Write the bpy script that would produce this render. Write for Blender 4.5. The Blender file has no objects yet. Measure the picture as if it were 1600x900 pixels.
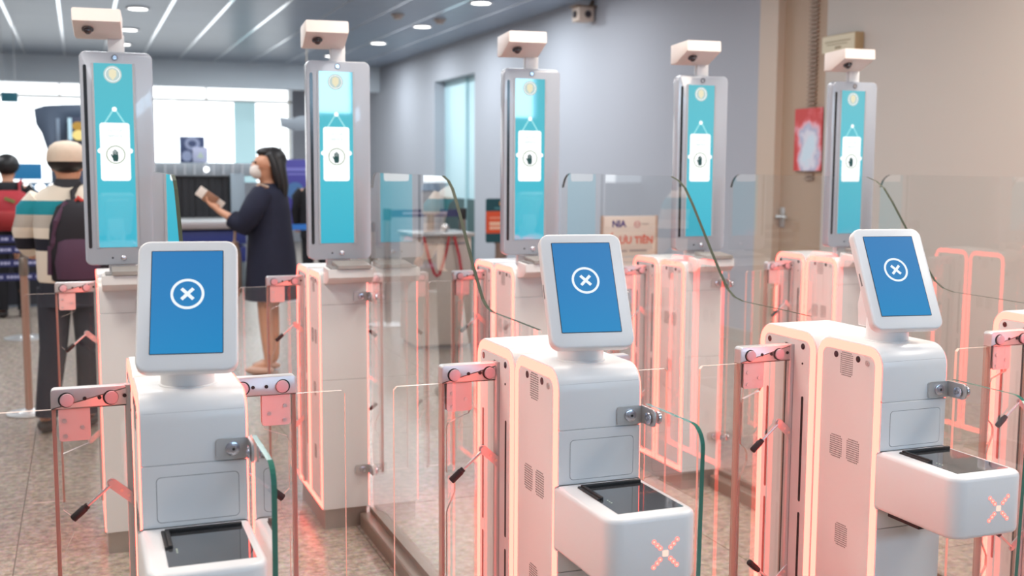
import bpy, bmesh, math, random
from mathutils import Vector, Matrix
random.seed(7)
G = 1.1                      # metres per modelling unit
SC = bpy.context.scene
COL = SC.collection

# ---------------------------------------------------------------- camera
def make_camera():
    pitch, yaw, roll = .1063, .37, .0053
    fw = Vector((math.sin(yaw)*math.cos(pitch), math.cos(yaw)*math.cos(pitch), -math.sin(pitch)))
    r0 = Vector((math.cos(yaw), -math.sin(yaw), 0)); d0 = -r0.cross(fw)
    r = r0*math.cos(roll) - d0*math.sin(roll)
    d = r0*math.sin(roll) + d0*math.cos(roll)
    cam = bpy.data.cameras.new('camera'); ob = bpy.data.objects.new('camera', cam); COL.objects.link(ob)
    cam.sensor_width = 36.0; cam.lens = 1738.04/1600*36; cam.clip_start = .05; cam.clip_end = 200
    m = Matrix(((r.x, -d.x, -fw.x, 0), (r.y, -d.y, -fw.y, 0), (r.z, -d.z, -fw.z, 1.365*G), (0, 0, 0, 1)))
    ob.matrix_world = m
    cam.dof.use_dof = True; cam.dof.focus_distance = 2.5*G; cam.dof.aperture_fstop = 3.6
    SC.camera = ob
make_camera()

# ---------------------------------------------------------------- world and view
w = bpy.data.worlds.new('world'); SC.world = w; w.use_nodes = True
w.node_tree.nodes['Background'].inputs[0].default_value = (.80, .90, 1, 1)
w.node_tree.nodes['Background'].inputs[1].default_value = 1.0
SC.view_settings.view_transform = 'Standard'; SC.view_settings.look = 'None'
SC.view_settings.gamma = 1.0; SC.view_settings.exposure = 0.0; SC.view_settings.use_curve_mapping = False
try:
    SC.cycles.use_denoising = True; SC.cycles.max_bounces = 16; SC.cycles.transparent_max_bounces = 40
    SC.cycles.diffuse_bounces = 4; SC.cycles.glossy_bounces = 5; SC.cycles.sample_clamp_indirect = 6
    SC.cycles.caustics_reflective = False; SC.cycles.caustics_refractive = False
except Exception: pass

# ---------------------------------------------------------------- added fill lights and downlight beams of the hall
def area(name, loc, sx, sy, power, col, rot=(0, 0, 0), spread=180):
    l = bpy.data.lights.new(name, 'AREA'); l.shape = 'RECTANGLE'; l.size = sx*G; l.size_y = sy*G
    l.energy = power; l.color = col; l.spread = math.radians(spread)
    o = bpy.data.objects.new(name, l); COL.objects.link(o); o.location = [c*G for c in loc]; o.rotation_euler = rot
    return o
K_CEIL = 36
for i, (x, y) in enumerate([(-.9, .4), (1.7, .4), (3.6, 1.2), (-.9, 3.1), (1.6, 3.1), (3.7, 3.6), (0.2, 6.4), (2.9, 6.4), (-2.5, 6.0), (1.0, 9.6), (3.6, 9.8), (-2.0, 10.5), (-3.6, 1.4), (-3.8, 4.0), (-.3, 8.0)]):
    area('added_ceiling_fill', (x, y, 3.06), .9, .9, K_CEIL*(.64 if y < 1 else 1.9 if y < 4 else 1.1), (.93, .95, 1) if y < 1 else (1, .89, .77) if y < 4 else (.95, .97, 1))  # unseen fill panels added under the ceiling to brighten the hall

for x, ys in ((.65, (11.0, 13.05, 15.07, 16.87)), (3.95, (11.17, 13.28, 15.26, 17.3)), (-2.6, (11.0, 13.05, 15.07, 16.87)), (2.3, (12.0, 14.2, 17.4))):  # lamps at the downlights, plus added fill where no downlight hangs
    for y in ys: area('downlight_fill_beam', (x, y, 3.06), .2, .2, 42 if x == 3.95 else 24, (.90, .97, 1))

# ================================================================ materials
MATS = {}
def mat(name, col=(.8, .8, .8), rough=.5, metal=0, emit=None, es=1, coat=0, spec=.5, noise=None, ns=30, bump=0, alpha=None):
    if name in MATS: return MATS[name]
    m = bpy.data.materials.new(name); m.use_nodes = True; nt = m.node_tree; b = nt.nodes['Principled BSDF']
    b.inputs['Base Color'].default_value = (*col, 1); b.inputs['Roughness'].default_value = rough
    b.inputs['Metallic'].default_value = metal; b.inputs['Coat Weight'].default_value = coat
    b.inputs['Specular IOR Level'].default_value = spec
    if emit:
        b.inputs['Emission Color'].default_value = (*emit, 1); b.inputs['Emission Strength'].default_value = es
    if noise is not None:
        tc = nt.nodes.new('ShaderNodeTexCoord'); nz = nt.nodes.new('ShaderNodeTexNoise'); nz.inputs['Scale'].default_value = ns
        nz.inputs['Detail'].default_value = 6
        mx = nt.nodes.new('ShaderNodeMix'); mx.data_type = 'RGBA'
        mx.inputs[6].default_value = (*col, 1); mx.inputs[7].default_value = (*noise, 1)
        nt.links.new(tc.outputs['Object'], nz.inputs['Vector']); nt.links.new(nz.outputs[0], mx.inputs[0])
        nt.links.new(mx.outputs[2], b.inputs['Base Color'])
        if bump:
            bp = nt.nodes.new('ShaderNodeBump'); bp.inputs['Strength'].default_value = bump; bp.inputs['Distance'].default_value = .004
            nt.links.new(nz.outputs[0], bp.inputs['Height']); nt.links.new(bp.outputs[0], b.inputs['Normal'])
    MATS[name] = m
    return m

def glass(name, tint=(.97, .985, .98), ior=1.5, gain=1.75):
    m = bpy.data.materials.new(name); m.use_nodes = True; nt = m.node_tree; nt.nodes.clear()
    out = nt.nodes.new('ShaderNodeOutputMaterial'); mx = nt.nodes.new('ShaderNodeMixShader')
    tr = nt.nodes.new('ShaderNodeBsdfTransparent'); gl = nt.nodes.new('ShaderNodeBsdfGlossy'); fr = nt.nodes.new('ShaderNodeFresnel')
    tr.inputs[0].default_value = (*tint, 1); gl.inputs['Roughness'].default_value = .004; gl.inputs[0].default_value = (1, 1, 1, 1)
    fr.inputs['IOR'].default_value = ior
    geo = nt.nodes.new('ShaderNodeNewGeometry'); mth = nt.nodes.new('ShaderNodeMath'); mth.operation = 'SUBTRACT'; mth.inputs[0].default_value = 1
    mul = nt.nodes.new('ShaderNodeMath'); mul.operation = 'MULTIPLY'; mul.use_clamp = True
    mth.inputs[0].default_value = gain; mth.use_clamp = False
    bk = nt.nodes.new('ShaderNodeMath'); bk.operation = 'MULTIPLY'; bk.inputs[1].default_value = gain; nt.links.new(geo.outputs['Backfacing'], bk.inputs[0]); nt.links.new(bk.outputs[0], mth.inputs[1]); nt.links.new(fr.outputs[0], mul.inputs[0]); nt.links.new(mth.outputs[0], mul.inputs[1])
    nt.links.new(mul.outputs[0], mx.inputs[0]); nt.links.new(tr.outputs[0], mx.inputs[1]); nt.links.new(gl.outputs[0], mx.inputs[2])
    nt.links.new(mx.outputs[0], out.inputs[0])
    return m

def emission(name, col, s=1.0, gloss=False):
    return mat(name, (.02, .02, .02), .08 if gloss else .5, emit=col, es=s, spec=.5 if gloss else 0)

def srgb(r, g, b):
    f = lambda c: (c/255/12.92) if c <= 10 else ((c/255+.055)/1.055)**2.4
    return (f(r), f(g), f(b))

M_WHITE = mat('white_shell', (.77, .775, .785), .32)
M_FACE = mat('white_panel', (.76, .755, .75), .42)
M_STEEL = mat('brushed_steel', (.62, .62, .62), .38, .65, noise=(.56, .56, .56), ns=9)
M_PLINTH = mat('plinth_steel', (.50, .45, .41), .4, .8, noise=(.42, .38, .35), ns=14)
M_DARK = mat('dark_void', (.012, .011, .012), .6)
M_GAP = mat('shadow_gap', (.25, .25, .26), .8)
M_RUBBER = mat('black_rubber', (.015, .013, .014), .55)
M_PINK = mat('rose_button', (.56, .42, .46), .4)
M_CLAMP = mat('rose_clamp', (.66, .53, .52), .3)
M_LED = emission('led_strip', (1, .094, .070), 7.8)
M_LEDX = emission('led_halo', (1, .17, .135), 2.2)
M_LEDC = emission('led_core', (1, .66, .55), 1.2)
M_GLASS = glass('clear_glass', (.988, .994, .991))
M_ACRYL = glass('clear_acrylic', (.993, .990, .986), 1.42)
M_EDGE = mat('green_glass_edge', (.035, .17, .125), .12, spec=.8)
M_EDGED = mat('olive_glass_edge', (.05, .06, .042), .5, spec=.1)
M_EDGEB = mat('acrylic_edge', (.40, .30, .25), .3)
M_EDGEP = mat('acrylic_edge_pale', (.80, .62, .54), .2)
M_BLACKG = mat('black_reader_glass', (.05, .05, .054), .05, spec=1.0, coat=.6)
M_BLUE = None
def screen_mat(name, top, mid, bot, z0, z1, s=1.0, rough=.03, spec=1.0):
    """Picture shown on a display: vertical colour ramp along the object's own z."""
    m = bpy.data.materials.new(name); m.use_nodes = True; nt = m.node_tree; b = nt.nodes['Principled BSDF']
    b.inputs['Base Color'].default_value = (.01, .01, .012, 1); b.inputs['Roughness'].default_value = rough; b.inputs['Specular IOR Level'].default_value = spec
    tc = nt.nodes.new('ShaderNodeTexCoord'); sp = nt.nodes.new('ShaderNodeSeparateXYZ'); mr = nt.nodes.new('ShaderNodeMapRange')
    mr.inputs[1].default_value = z0*G; mr.inputs[2].default_value = z1*G
    cr = nt.nodes.new('ShaderNodeValToRGB'); e = cr.color_ramp.elements
    e[0].position = 0; e[0].color = (*bot, 1); e[1].position = 1; e[1].color = (*top, 1)
    k = e.new(.5); k.color = (*mid, 1)
    nt.links.new(tc.outputs['Object'], sp.inputs[0]); nt.links.new(sp.outputs['Z'], mr.inputs[0]); nt.links.new(mr.outputs[0], cr.inputs[0])
    nt.links.new(cr.outputs[0], b.inputs['Emission Color']); b.inputs['Emission Strength'].default_value = s
    return m
M_TAB = screen_mat('tablet_screen', srgb(40, 126, 190), srgb(34, 130, 193), srgb(24, 138, 198), -.1, .1, .93, .4, .2)
M_TOW = screen_mat('tower_screen', srgb(92, 192, 206), srgb(76, 196, 214), srgb(52, 182, 208), 1.09, 1.72, .95)
M_TOWFRAME = mat('tower_silver', (.38, .42, .49), .25, 0, coat=.4)
M_ICON = emission('screen_white', (.9, .96, 1), 1.0)
M_CARD = emission('screen_card', (.97, 1, 1), 1.15)
M_STRAP = emission('screen_strap', srgb(150, 225, 232), 1.05)
M_HAND = emission('screen_dark_green', srgb(38, 78, 78), 1)
M_OLIVE = emission('screen_olive', srgb(130, 150, 100), .9)
M_GOLDS = emission('screen_gold', srgb(238, 230, 196), 1)
M_PALE = emission('screen_pale', srgb(196, 216, 214), .95)
M_LENS = mat('lens_black', (.03, .015, .02), .08, spec=.9)
M_KNOB = mat('knob_steel', (.62, .63, .70), .2, .9)

# ================================================================ mesh builder
class MB:
    def __init__(s): s.bm = bmesh.new(); s.mi = 0
    def _tag(s, faces, m=None):
        for f in faces: f.material_index = s.mi if m is None else m
    def poly(s, pts, plane, lo, hi, bev=0, seg=2, cap=None):
        bm = s.bm
        def v(p, t):
            if plane == 'xz': return (p[0], t, p[1])
            if plane == 'yz': return (t, p[0], p[1])
            return (p[0], p[1], t)
        a = [bm.verts.new(v(p, lo)) for p in pts]; b = [bm.verts.new(v(p, hi)) for p in pts]; n = len(pts)
        fs = [bm.faces.new(a), bm.faces.new(b)]; side = []
        for i in range(n): side.append(bm.faces.new((a[i], a[(i+1) % n], b[(i+1) % n], b[i])))
        s._tag(fs); s._tag(side, cap if cap is not None else None)
        bmesh.ops.recalc_face_normals(bm, faces=fs+side)
        if bev:
            ed = set()
            for f in fs: ed.update(f.edges)
            r = bmesh.ops.bevel(bm, geom=list(ed), offset=bev, segments=seg, profile=.5, affect='EDGES')
            if cap is None: s._tag(r['faces'])
        return s
    def box(s, x0, x1, y0, y1, z0, z1, bev=0, seg=2):
        bm = s.bm
        r = bmesh.ops.create_cube(bm, size=1, matrix=Matrix.Translation(((x0+x1)/2, (y0+y1)/2, (z0+z1)/2)) @ Matrix.Diagonal((abs(x1-x0), abs(y1-y0), abs(z1-z0), 1)))
        fs = {f for v in r['verts'] for f in v.link_faces}; s._tag(fs)
        if bev:
            es = {e for v in r['verts'] for e in v.link_edges}
            q = bmesh.ops.bevel(bm, geom=list(es), offset=bev, segments=seg, profile=.5, affect='EDGES'); s._tag(q['faces'])
        return s
    def ring(s, outer, inner, plane, lo, hi):
        bm = s.bm; n = len(outer)
        def v(p, t):
            if plane == 'xz': return bm.verts.new((p[0], t, p[1]))
            if plane == 'yz': return bm.verts.new((t, p[0], p[1]))
            return bm.verts.new((p[0], p[1], t))
        A = [[v(p, t) for p in P] for P, t in ((outer, lo), (inner, lo), (outer, hi), (inner, hi))]; fs = []
        for i in range(n):
            j = (i+1) % n
            for p, q in ((0, 1), (2, 3), (0, 2), (1, 3)):
                fs.append(bm.faces.new((A[p][i], A[p][j], A[q][j], A[q][i])))
        s._tag(fs); bmesh.ops.recalc_face_normals(bm, faces=fs)
        return s
    def cyl(s, p0, p1, r, r2=None, n=20, bev=0):
        p0, p1 = Vector(p0), Vector(p1); d = p1-p0
        m = Matrix.Translation((p0+p1)/2) @ d.to_track_quat('Z', 'Y').to_matrix().to_4x4()
        q = bmesh.ops.create_cone(s.bm, cap_ends=True, segments=n, radius1=r, radius2=r if r2 is None else r2, depth=d.length, matrix=m)
        fs = {f for v in q['verts'] for f in v.link_faces}; s._tag(fs)
        if bev:
            es = {e for f in fs if len(f.verts) > 4 for e in f.edges}
            b = bmesh.ops.bevel(s.bm, geom=list(es), offset=bev, segments=2, profile=.5, affect='EDGES'); s._tag(b['faces'])
        return s
    def ball(s, c, r, sc=(1, 1, 1), n=16, rot=None):
        m = Matrix.Translation(c) @ (rot.to_4x4() if rot else Matrix()) @ Matrix.Diagonal((*sc, 1))
        q = bmesh.ops.create_uvsphere(s.bm, u_segments=n, v_segments=max(6, n*2//3), radius=r, matrix=m)
        s._tag({f for v in q['verts'] for f in v.link_faces}); return s
    def tube(s, path, r, n=8, flat=None):
        path = [Vector(p) for p in path]; rs = []
        for i, p in enumerate(path):
            d = (path[min(i+1, len(path)-1)]-path[max(i-1, 0)]).normalized()
            u = d.cross(Vector((0, 0, 1)));
            if u.length < 1e-3: u = d.cross(Vector((1, 0, 0)))
            u.normalize(); w = d.cross(u)
            ri = r[i] if isinstance(r, (list, tuple)) else r
            fl = flat or 1
            rs.append([s.bm.verts.new(p+u*math.cos(2*math.pi*k/n)*ri*fl+w*math.sin(2*math.pi*k/n)*ri) for k in range(n)])
        fs = [s.bm.faces.new(rs[0]), s.bm.faces.new(rs[-1])]
        for a, b in zip(rs, rs[1:]):
            for k in range(n): fs.append(s.bm.faces.new((a[k], a[(k+1) % n], b[(k+1) % n], b[k])))
        s._tag(fs); bmesh.ops.recalc_face_normals(s.bm, faces=fs); return s
    def xf(s, m):
        bmesh.ops.transform(s.bm, matrix=m, verts=s.bm.verts); return s
    def build(s, name, mats, parent=None, smooth=35, loc=None):
        bmesh.ops.scale(s.bm, vec=(G, G, G), verts=s.bm.verts)
        me = bpy.data.meshes.new(name); s.bm.to_mesh(me); s.bm.free()
        for m in (mats if isinstance(mats, (list, tuple)) else [mats]): me.materials.append(m)
        if smooth:
            for p in me.polygons: p.use_smooth = True
            try: me.set_sharp_from_angle(angle=math.radians(smooth))
            except Exception: pass
        o = bpy.data.objects.new(name, me); COL.objects.link(o)
        if parent: o.parent = parent
        if loc: o.location = [c*G for c in loc]
        return o

def rrect(x0, z0, x1, z1, r, seg=6, corners=(1, 1, 1, 1)):
    """Rounded rectangle; corners: bottom-left, bottom-right, top-right, top-left."""
    P = []
    for (cx, cz, a0), on in zip(((x0, z0, 180), (x1, z0, 270), (x1, z1, 0), (x0, z1, 90)), corners):
        rr = r if on else 1e-4
        ox = cx+rr if cx == x0 else cx-rr; oz = cz+rr if cz == z0 else cz-rr
        for k in range(seg+1):
            a = math.radians(a0+90*k/seg); P.append((ox+rr*math.cos(a), oz+rr*math.sin(a)))
    return P
def circ(cx, cz, r, n=24, sx=1): return [(cx+r*sx*math.cos(2*math.pi*k/n), cz+r*math.sin(2*math.pi*k/n)) for k in range(n)]
def bar(p, q, w):
    p, q = Vector(p), Vector(q); d = (q-p).normalized(); n = Vector((-d.y, d.x))*w/2
    return [tuple(p+n), tuple(q+n), tuple(q-n), tuple(p-n)]

def tag(o, label=None, cat=None, group=None, kind=None):
    if label: o['label'] = label
    if cat: o['category'] = cat
    if group: o['group'] = group
    if kind: o['kind'] = kind
    return o
def thing(name, label, cat, loc=(0, 0, 0), group=None, rz=0):
    o = bpy.data.objects.new(name, None); COL.objects.link(o); o.empty_display_size = .05
    o.location = [c*G for c in loc]; o.rotation_euler = (0, 0, rz)
    return tag(o, label, cat, group)
def copy_tree(o, parent=None):
    c = o.copy(); COL.objects.link(c)
    if parent is not None: c.parent = parent
    for ch in list(o.children): copy_tree(ch, c)
    return c
def text_mb(body, size, mats, name, parent, loc, rot=(math.pi/2, 0, 0), depth=.0004, align='CENTER', label=None, bold=0):
    cu = bpy.data.curves.new(name, 'FONT'); cu.body = body; cu.size = size*G; cu.align_x = align; cu.align_y = 'CENTER'; cu.extrude = depth*G; cu.offset = bold*G
    cu.resolution_u = 3
    t = bpy.data.objects.new('tmp', cu); COL.objects.link(t)
    dg = bpy.context.evaluated_depsgraph_get(); me = bpy.data.meshes.new_from_object(t.evaluated_get(dg))
    bpy.data.objects.remove(t); bpy.data.curves.remove(cu)
    me.name = name; me.materials.clear(); me.materials.append(mats)
    o = bpy.data.objects.new(name, me); COL.objects.link(o); o.parent = parent; o.location = [c*G for c in loc]; o.rotation_euler = rot
    return o

# ================================================================ the room
XW, YF, YE, CE = 4.9, 19.0, 21.0, 3.1        # right wall, bulkhead, end wall, ceiling
XL, YN = -7.5, -3.0
def floor_mat():
    m = bpy.data.materials.new('terrazzo_floor'); m.use_nodes = True; nt = m.node_tree; b = nt.nodes['Principled BSDF']
    tc = nt.nodes.new('ShaderNodeTexCoord')
    v = nt.nodes.new('ShaderNodeTexVoronoi'); v.inputs['Scale'].default_value = 75
    n = nt.nodes.new('ShaderNodeTexNoise'); n.inputs['Scale'].default_value = 26; n.inputs['Detail'].default_value = 8; n.inputs['Roughness'].default_value = .75
    cr = nt.nodes.new('ShaderNodeValToRGB'); e = cr.color_ramp.elements
    e[0].position = .36; e[0].color = (.21, .165, .135, 1); e[1].position = .64; e[1].color = (.56, .475, .405, 1)
    k = e.new(.5); k.color = (.38, .315, .265, 1)
    mx = nt.nodes.new('ShaderNodeMix'); mx.data_type = 'RGBA'; mx.blend_type = 'MULTIPLY'; mx.inputs[0].default_value = .18
    nt.links.new(tc.outputs['Object'], v.inputs['Vector']); nt.links.new(tc.outputs['Object'], n.inputs['Vector'])
    nt.links.new(n.outputs[0], cr.inputs[0]); nt.links.new(cr.outputs[0], mx.inputs[6]); nt.links.new(v.outputs['Color'], mx.inputs[7])
    nt.links.new(mx.outputs[2], b.inputs['Base Color']); b.inputs['Roughness'].default_value = .27; b.inputs['Specular IOR Level'].default_value = .5
    return m
M_FLOOR = floor_mat()
M_WALLR = mat('wall_warm_lit', (.51, .475, .435), .75, noise=(.49, .455, .42), ns=.8)  # warm cast of the red light is put into this wall colour
M_WALLG = mat('wall_cool_lit', (.40, .415, .465), .7)  # bluish daylight cast is put into this wall colour
M_BULK = mat('bulkhead_grey', (.70, .76, .82), .6)
M_CEIL = mat('ceiling_metal', (.36, .43, .53), .30, 0, spec=.05, noise=(.32, .39, .49), ns=1.5)
M_JOINT = mat('ceiling_joint', (.92, .93, .95), .18, .9)
M_SKY = emission('daylight_beyond', (.93, .97, 1), 2.6)
M_SKYB = emission('daylight_rear', (.48, .75, 1), 17)
M_FRAME = mat('window_frame', (.85, .82, .74), .5)

def struct(o): o['kind'] = 'structure'; return o
# floor: slabs with recessed joints (a sub-floor shows in the gaps)
fl = struct(MB().box(XL, XW+.9, YN, YE+.3, -.06, -.004).build('floor', mat('floor_joint', (.24, .20, .17), .6), smooth=0))
slab_me = None
TS = 1.2
nx = 0
for iy in range(0, 20):
    for ix in range(-6, 5):
        x0, y0 = ix*TS-.25, iy*TS-2.9
        if x0 < XL or x0+TS > XW+.9 or y0+TS > YE+.3: continue
        # only the slabs that can be told apart or seen
        if slab_me is None:
            o = MB().box(0, TS-.004, 0, TS-.004, -.03, 0).build('floor_slab', M_FLOOR, fl, smooth=0); slab_me = o.data
        else:
            o = bpy.data.objects.new('floor_slab', slab_me); COL.objects.link(o); o.parent = fl
        o.location = (x0*G, y0*G, 0)
# ceiling with panels and bright joints along the hall
ce = struct(MB().box(XL, XW+.2, YN-.1, YF, CE, CE+.1).build('ceiling', M_CEIL, smooth=0))
pm = None; jm = None
for k in range(-9, 9):
    x = .42+k*.565-.0
    if x < XL or x > XW-.1: continue
    if jm is None:
        o = MB().box(-.018, .018, YN, YF-.02, CE-.006, CE+.004).build('ceiling_joint_strip', M_JOINT, ce, smooth=0); jm = o.data
    else:
        o = bpy.data.objects.new('ceiling_joint_strip', jm); COL.objects.link(o); o.parent = ce
    o.location.x = x*G
for k in range(-9, 9):
    x = .42+k*.565+.02
    if x < XL or x+.525 > XW: continue
    for j in range(6, 19):
        if pm is None:
            o = MB().box(0, .525, 0, .992, CE-.004, CE+.002).build('ceiling_panel', M_CEIL, ce, smooth=0); pm = o.data
        else:
            o = bpy.data.objects.new('ceiling_panel', pm); COL.objects.link(o); o.parent = ce
        o.location = (x*G, j*1.0*G, 0)
# bulkhead and end wall with windows
struct(MB().box(XL, XW, YF, YF+.25, 2.68, CE+.1).build('wall_bulkhead', M_BULK, smooth=0))
we = MB(); we.box(XL, XW+.2, YE, YE+.15, 2.84, CE+.1); we.box(3.75, XW+.2, YE, YE+.15, 0, 2.84); we.box(XL, 3.75, YE, YE+.15, 0, 1.1)
we.box(XL, XW+.2, YF, YE+.15, CE, CE+.1)
struct(we.build('wall_end', M_WALLG, smooth=0))
struct(MB().box(XL-.1, 3.9, YE+1.4, YE+1.45, .6, 3.2).build('daylight_sheet_1', M_SKY, smooth=0))     # glowing sheet added as the daylight outside the windows
wi = struct(MB().box(XL, 3.75, YE+.05, YE+.11, 2.56, 2.60).build('window_1', M_FRAME, smooth=0))
M_CYAN = mat('cyan_pillar_glow', srgb(190, 226, 232), .6, emit=srgb(190, 228, 235), es=.55)  # glow added to the pale pillar, which would stand dark against daylight
for i, x in enumerate([-5.9, -4.4, -2.9, -1.42, -.27, 1.0, 2.2, 3.70]):
    MB().box(x-.014, x+.014, YE+.02, YE+.14, 1.1 if i in (0, 2, 7) else 2.60, 2.84).build('window_mullion', M_FRAME, wi, smooth=0)
MB().box(2.68, 3.07, YE+.03, YE+.05, 1.1, 2.56).build('glowing_pillar', M_CYAN, wi, smooth=0)
for i, (x0, x1) in enumerate(zip([-5.9, -4.4, -2.9, -1.42, -.27, 1.0, 2.2], [-4.4, -2.9, -1.42, -.27, 1.0, 2.2, 3.70])):
    MB().box(x0+.001, x1-.001, YE+.07, YE+.08, 1.1, 2.56).build('window_pane', M_GLASS, wi, smooth=0)
    MB().box(x0+.03, x1-.03, YE+.07, YE+.08, 2.60, 2.84).build('window_pane', M_GLASS, wi, smooth=0)
# left wall, near wall with a high window band
struct(MB().box(XL-.15, XL, YN, YE, 0, CE).build('wall_left', M_WALLG, smooth=0))
wn = MB(); wn.box(XL, XW+.2, YN-.15, YN, 0, 1.92); wn.box(XL, XW+.2, YN-.15, YN, 2.36, CE); wn.box(XL, .62, YN-.15, YN, 1.92, 2.36); wn.box(4.62, XW+.2, YN-.15, YN, 1.92, 2.36)
struct(wn.build('wall_near', M_WALLG, smooth=0))
w2 = struct(MB().box(.62, 4.62, YN-.13, YN-.12, 1.92, 2.36).build('window_2', M_SKYB, smooth=0))
for x in (1.62, 2.62, 3.62): MB().box(x-.02, x+.02, YN-.11, YN-.03, 1.92, 2.36).build('window_mullion', M_FRAME, w2, smooth=0)
for x in (.62, 1.62, 2.62, 3.62): MB().box(x+.02, x+.98, YN-.08, YN-.075, 1.92, 2.36).build('window_pane', M_GLASS, w2, smooth=0)
# right wall with a recess and a door
WT = .5
wr = MB()
wr.box(XW, XW+WT, YN, 6.58, 0, CE); wr.box(XW, XW+WT, 6.58, 7.40, 2.80, CE)
struct(wr.build('wall_right', M_WALLR, smooth=0))
wr = MB(); wr.box(XW, XW+WT, 7.40, 14.03, 0, CE); wr.box(XW, XW+WT, 14.03, 15.82, 2.63, CE); wr.box(XW, XW+WT, 15.82, YE, 0, CE)
struct(wr.build('wall_right_far', M_WALLG, smooth=0))
M_TEAL = mat('teal_lit_glass', srgb(190, 222, 230), .4)  # bluish light from the recess glass is put into this pale teal
M_TEALD = mat('dark_green_panel', srgb(52, 84, 86), .5)
d1 = struct(MB().box(XW+.16, XW+.20, 14.03, 15.82, .95, 2.63).build('door_1', M_TEAL, smooth=0))
MB().box(XW+.14, XW+.20, 14.03, 15.82, 0, .95).build('lower_panel', M_TEALD, d1, smooth=0)
MB().box(XW+.13, XW+.20, 14.75, 14.82, 0, 2.63).build('door_stile', mat('teal_stile', srgb(165, 200, 208), .4), d1, smooth=0)
M_TAN = mat('tan_door', srgb(176, 152, 130), .55); M_TANF = mat('tan_frame', srgb(196, 176, 158), .5); M_LOUV = mat('louvre_slat', srgb(150, 128, 112), .6)
d2 = struct(MB().box(XW+.055, XW+.10, 6.58, 7.19, 0, 2.80).build('door_2', M_TAN, smooth=0))
f = MB(); f.box(XW-.008, XW+.055, 7.16, 7.40, 0, 2.80); f.box(XW+.04, XW+.055, 6.58, 7.16, 2.74, 2.80)
f.build('door_frame', M_TANF, d2, smooth=0)
sm = None
for k in range(46):
    if sm is None:
        o = MB().poly([(XW+.035, 0), (XW+.06, .006), (XW+.06, .020), (XW+.035, .012)], 'xz', 6.745, 6.84).build('louvre_slat', M_LOUV, d2, smooth=0); sm = o.data
    else:
        o = bpy.data.objects.new('louvre_slat', sm); COL.objects.link(o); o.parent = d2
    o.location.z = (1.30+k*.030)*G
h = MB(); h.box(XW+.045, XW+.06, 7.09, 7.15, .94, 1.09, .004); h.cyl((XW+.06, 7.12, 1.02), (XW+.0, 7.12, 1.02), .012); h.cyl((XW+.005, 7.12, 1.02), (XW+.005, 7.0, 1.02), .010)
h.build('door_handle', M_STEEL, d2)
struct(MB().box(XW-.012, XW, 7.41, 14.0, 0, .10).build('baseboard_right', mat('baseboard', (.4, .37, .34), .5), smooth=0))

# ================================================================ e-gate pedestals
XA, YA, S, YR, XR = .0807, 1.941, .7713, 4.074, .0482
W = .177
def outline(y0, y1, z0, z1, r, seg=7): return rrect(y0, z0, y1, z1, r, seg, (0, 0, 1, 1))
def dots(x, yc, zc, w, h, ny, nz, sgn):
    m = MB()
    for i in range(ny):
        for j in range(nz):
            if (i in (0, ny-1)) and (j in (0, nz-1)): continue
            y = yc-w/2+w*i/(ny-1); z = zc-h/2+h*j/(nz-1)
            m.box(x-.0003*sgn, x+.0003*sgn, y-w/ny*.27, y+w/ny*.27, z-h/nz*.27, z+h/nz*.27)
    return m

def add_side(p, x, sgn):
    """Lit border, inset panel and its fittings on one long side (sgn -1: left)."""
    e = .0025*sgn
    for nm, y0, y1 in (('front', .004, .229), ('rear', .239, .468)):
        MB().ring(outline(y0, y1, .082, .978, .045), outline(y0+.019, y1-.019, .105, .957, .022), 'yz', x, x+e).build('light_strip', M_LED, p, smooth=0)
        if nm == 'front':
            MB().poly(outline(y0+.019, y1-.019, .105, .957, .022), 'yz', x, x+e*.8).build('side_panel', M_FACE, p, smooth=0)
        else:
            m = MB()
            m.poly([(.258, .105), (.322, .105), (.322, .9425), (.362, .9425), (.362, .105), (.449, .105), (.449, .937), (.445, .948), (.437, .955), (.429, .957), (.278, .957), (.268, .954), (.260, .945), (.258, .937)], 'yz', x, x+e*.8)
            m.build('side_panel', M_FACE, p, smooth=0)
            MB().box(x-e*1.0, x+e*.35, .346, .3615, .105, .942).build('door_slot', M_DARK, p, smooth=0); MB().cyl((x+e*.2, .3345, .105), (x+e*.2, .3345, .9425), .0115, n=12).build('hinge_post', M_STEEL, p)
    b = e*.8
    for y, z, r in ((.427, .942, .0075), (.2875, .942, .0075), (.160, .944, .0075), (.082, .944, .0075)):
        MB().cyl((x+b*.5, y, z), (x+b+.0008*sgn, y, z), r, n=16).build('sensor_eye', M_LENS, p)
    c = MB().cyl((x+b*.5, .050, .940), (x+b+.0016*sgn, .050, .940), .0065, n=14); c.cyl((x+b, .050, .940), (x+b+.0020*sgn, .050, .940), .0022, n=8).build('key_lock', M_STEEL, p)
    MB().cyl((x+b*.5, .2875, .90), (x+b+.001*sgn, .2875, .90), .0028, n=8).build('small_hole', M_DARK, p)
    for y in (.430, .284):
        for z0, z1 in ((.558, .82), (.27, .531)):
            MB().poly(rrect(y-.0042, z0, y+.0042, z1, .0041, 4), 'yz', x+b*.5, x+b+.0006*sgn).build('sensor_slot', M_DARK, p, smooth=0)
    for yc, zc, ww, hh, a, bb in ((.122, .926, .040, .052, 9, 12), (.150, .7295, .040, .050, 9, 11), (.0895, .7305, .040, .050, 9, 11), (.120, .525, .040, .050, 9, 11), (.12, .28, .04, .05, 9, 11)):
        dots(x+b, yc, zc, ww, hh, a, bb, sgn).build('speaker_grille', M_DARK, p, smooth=0)

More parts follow.
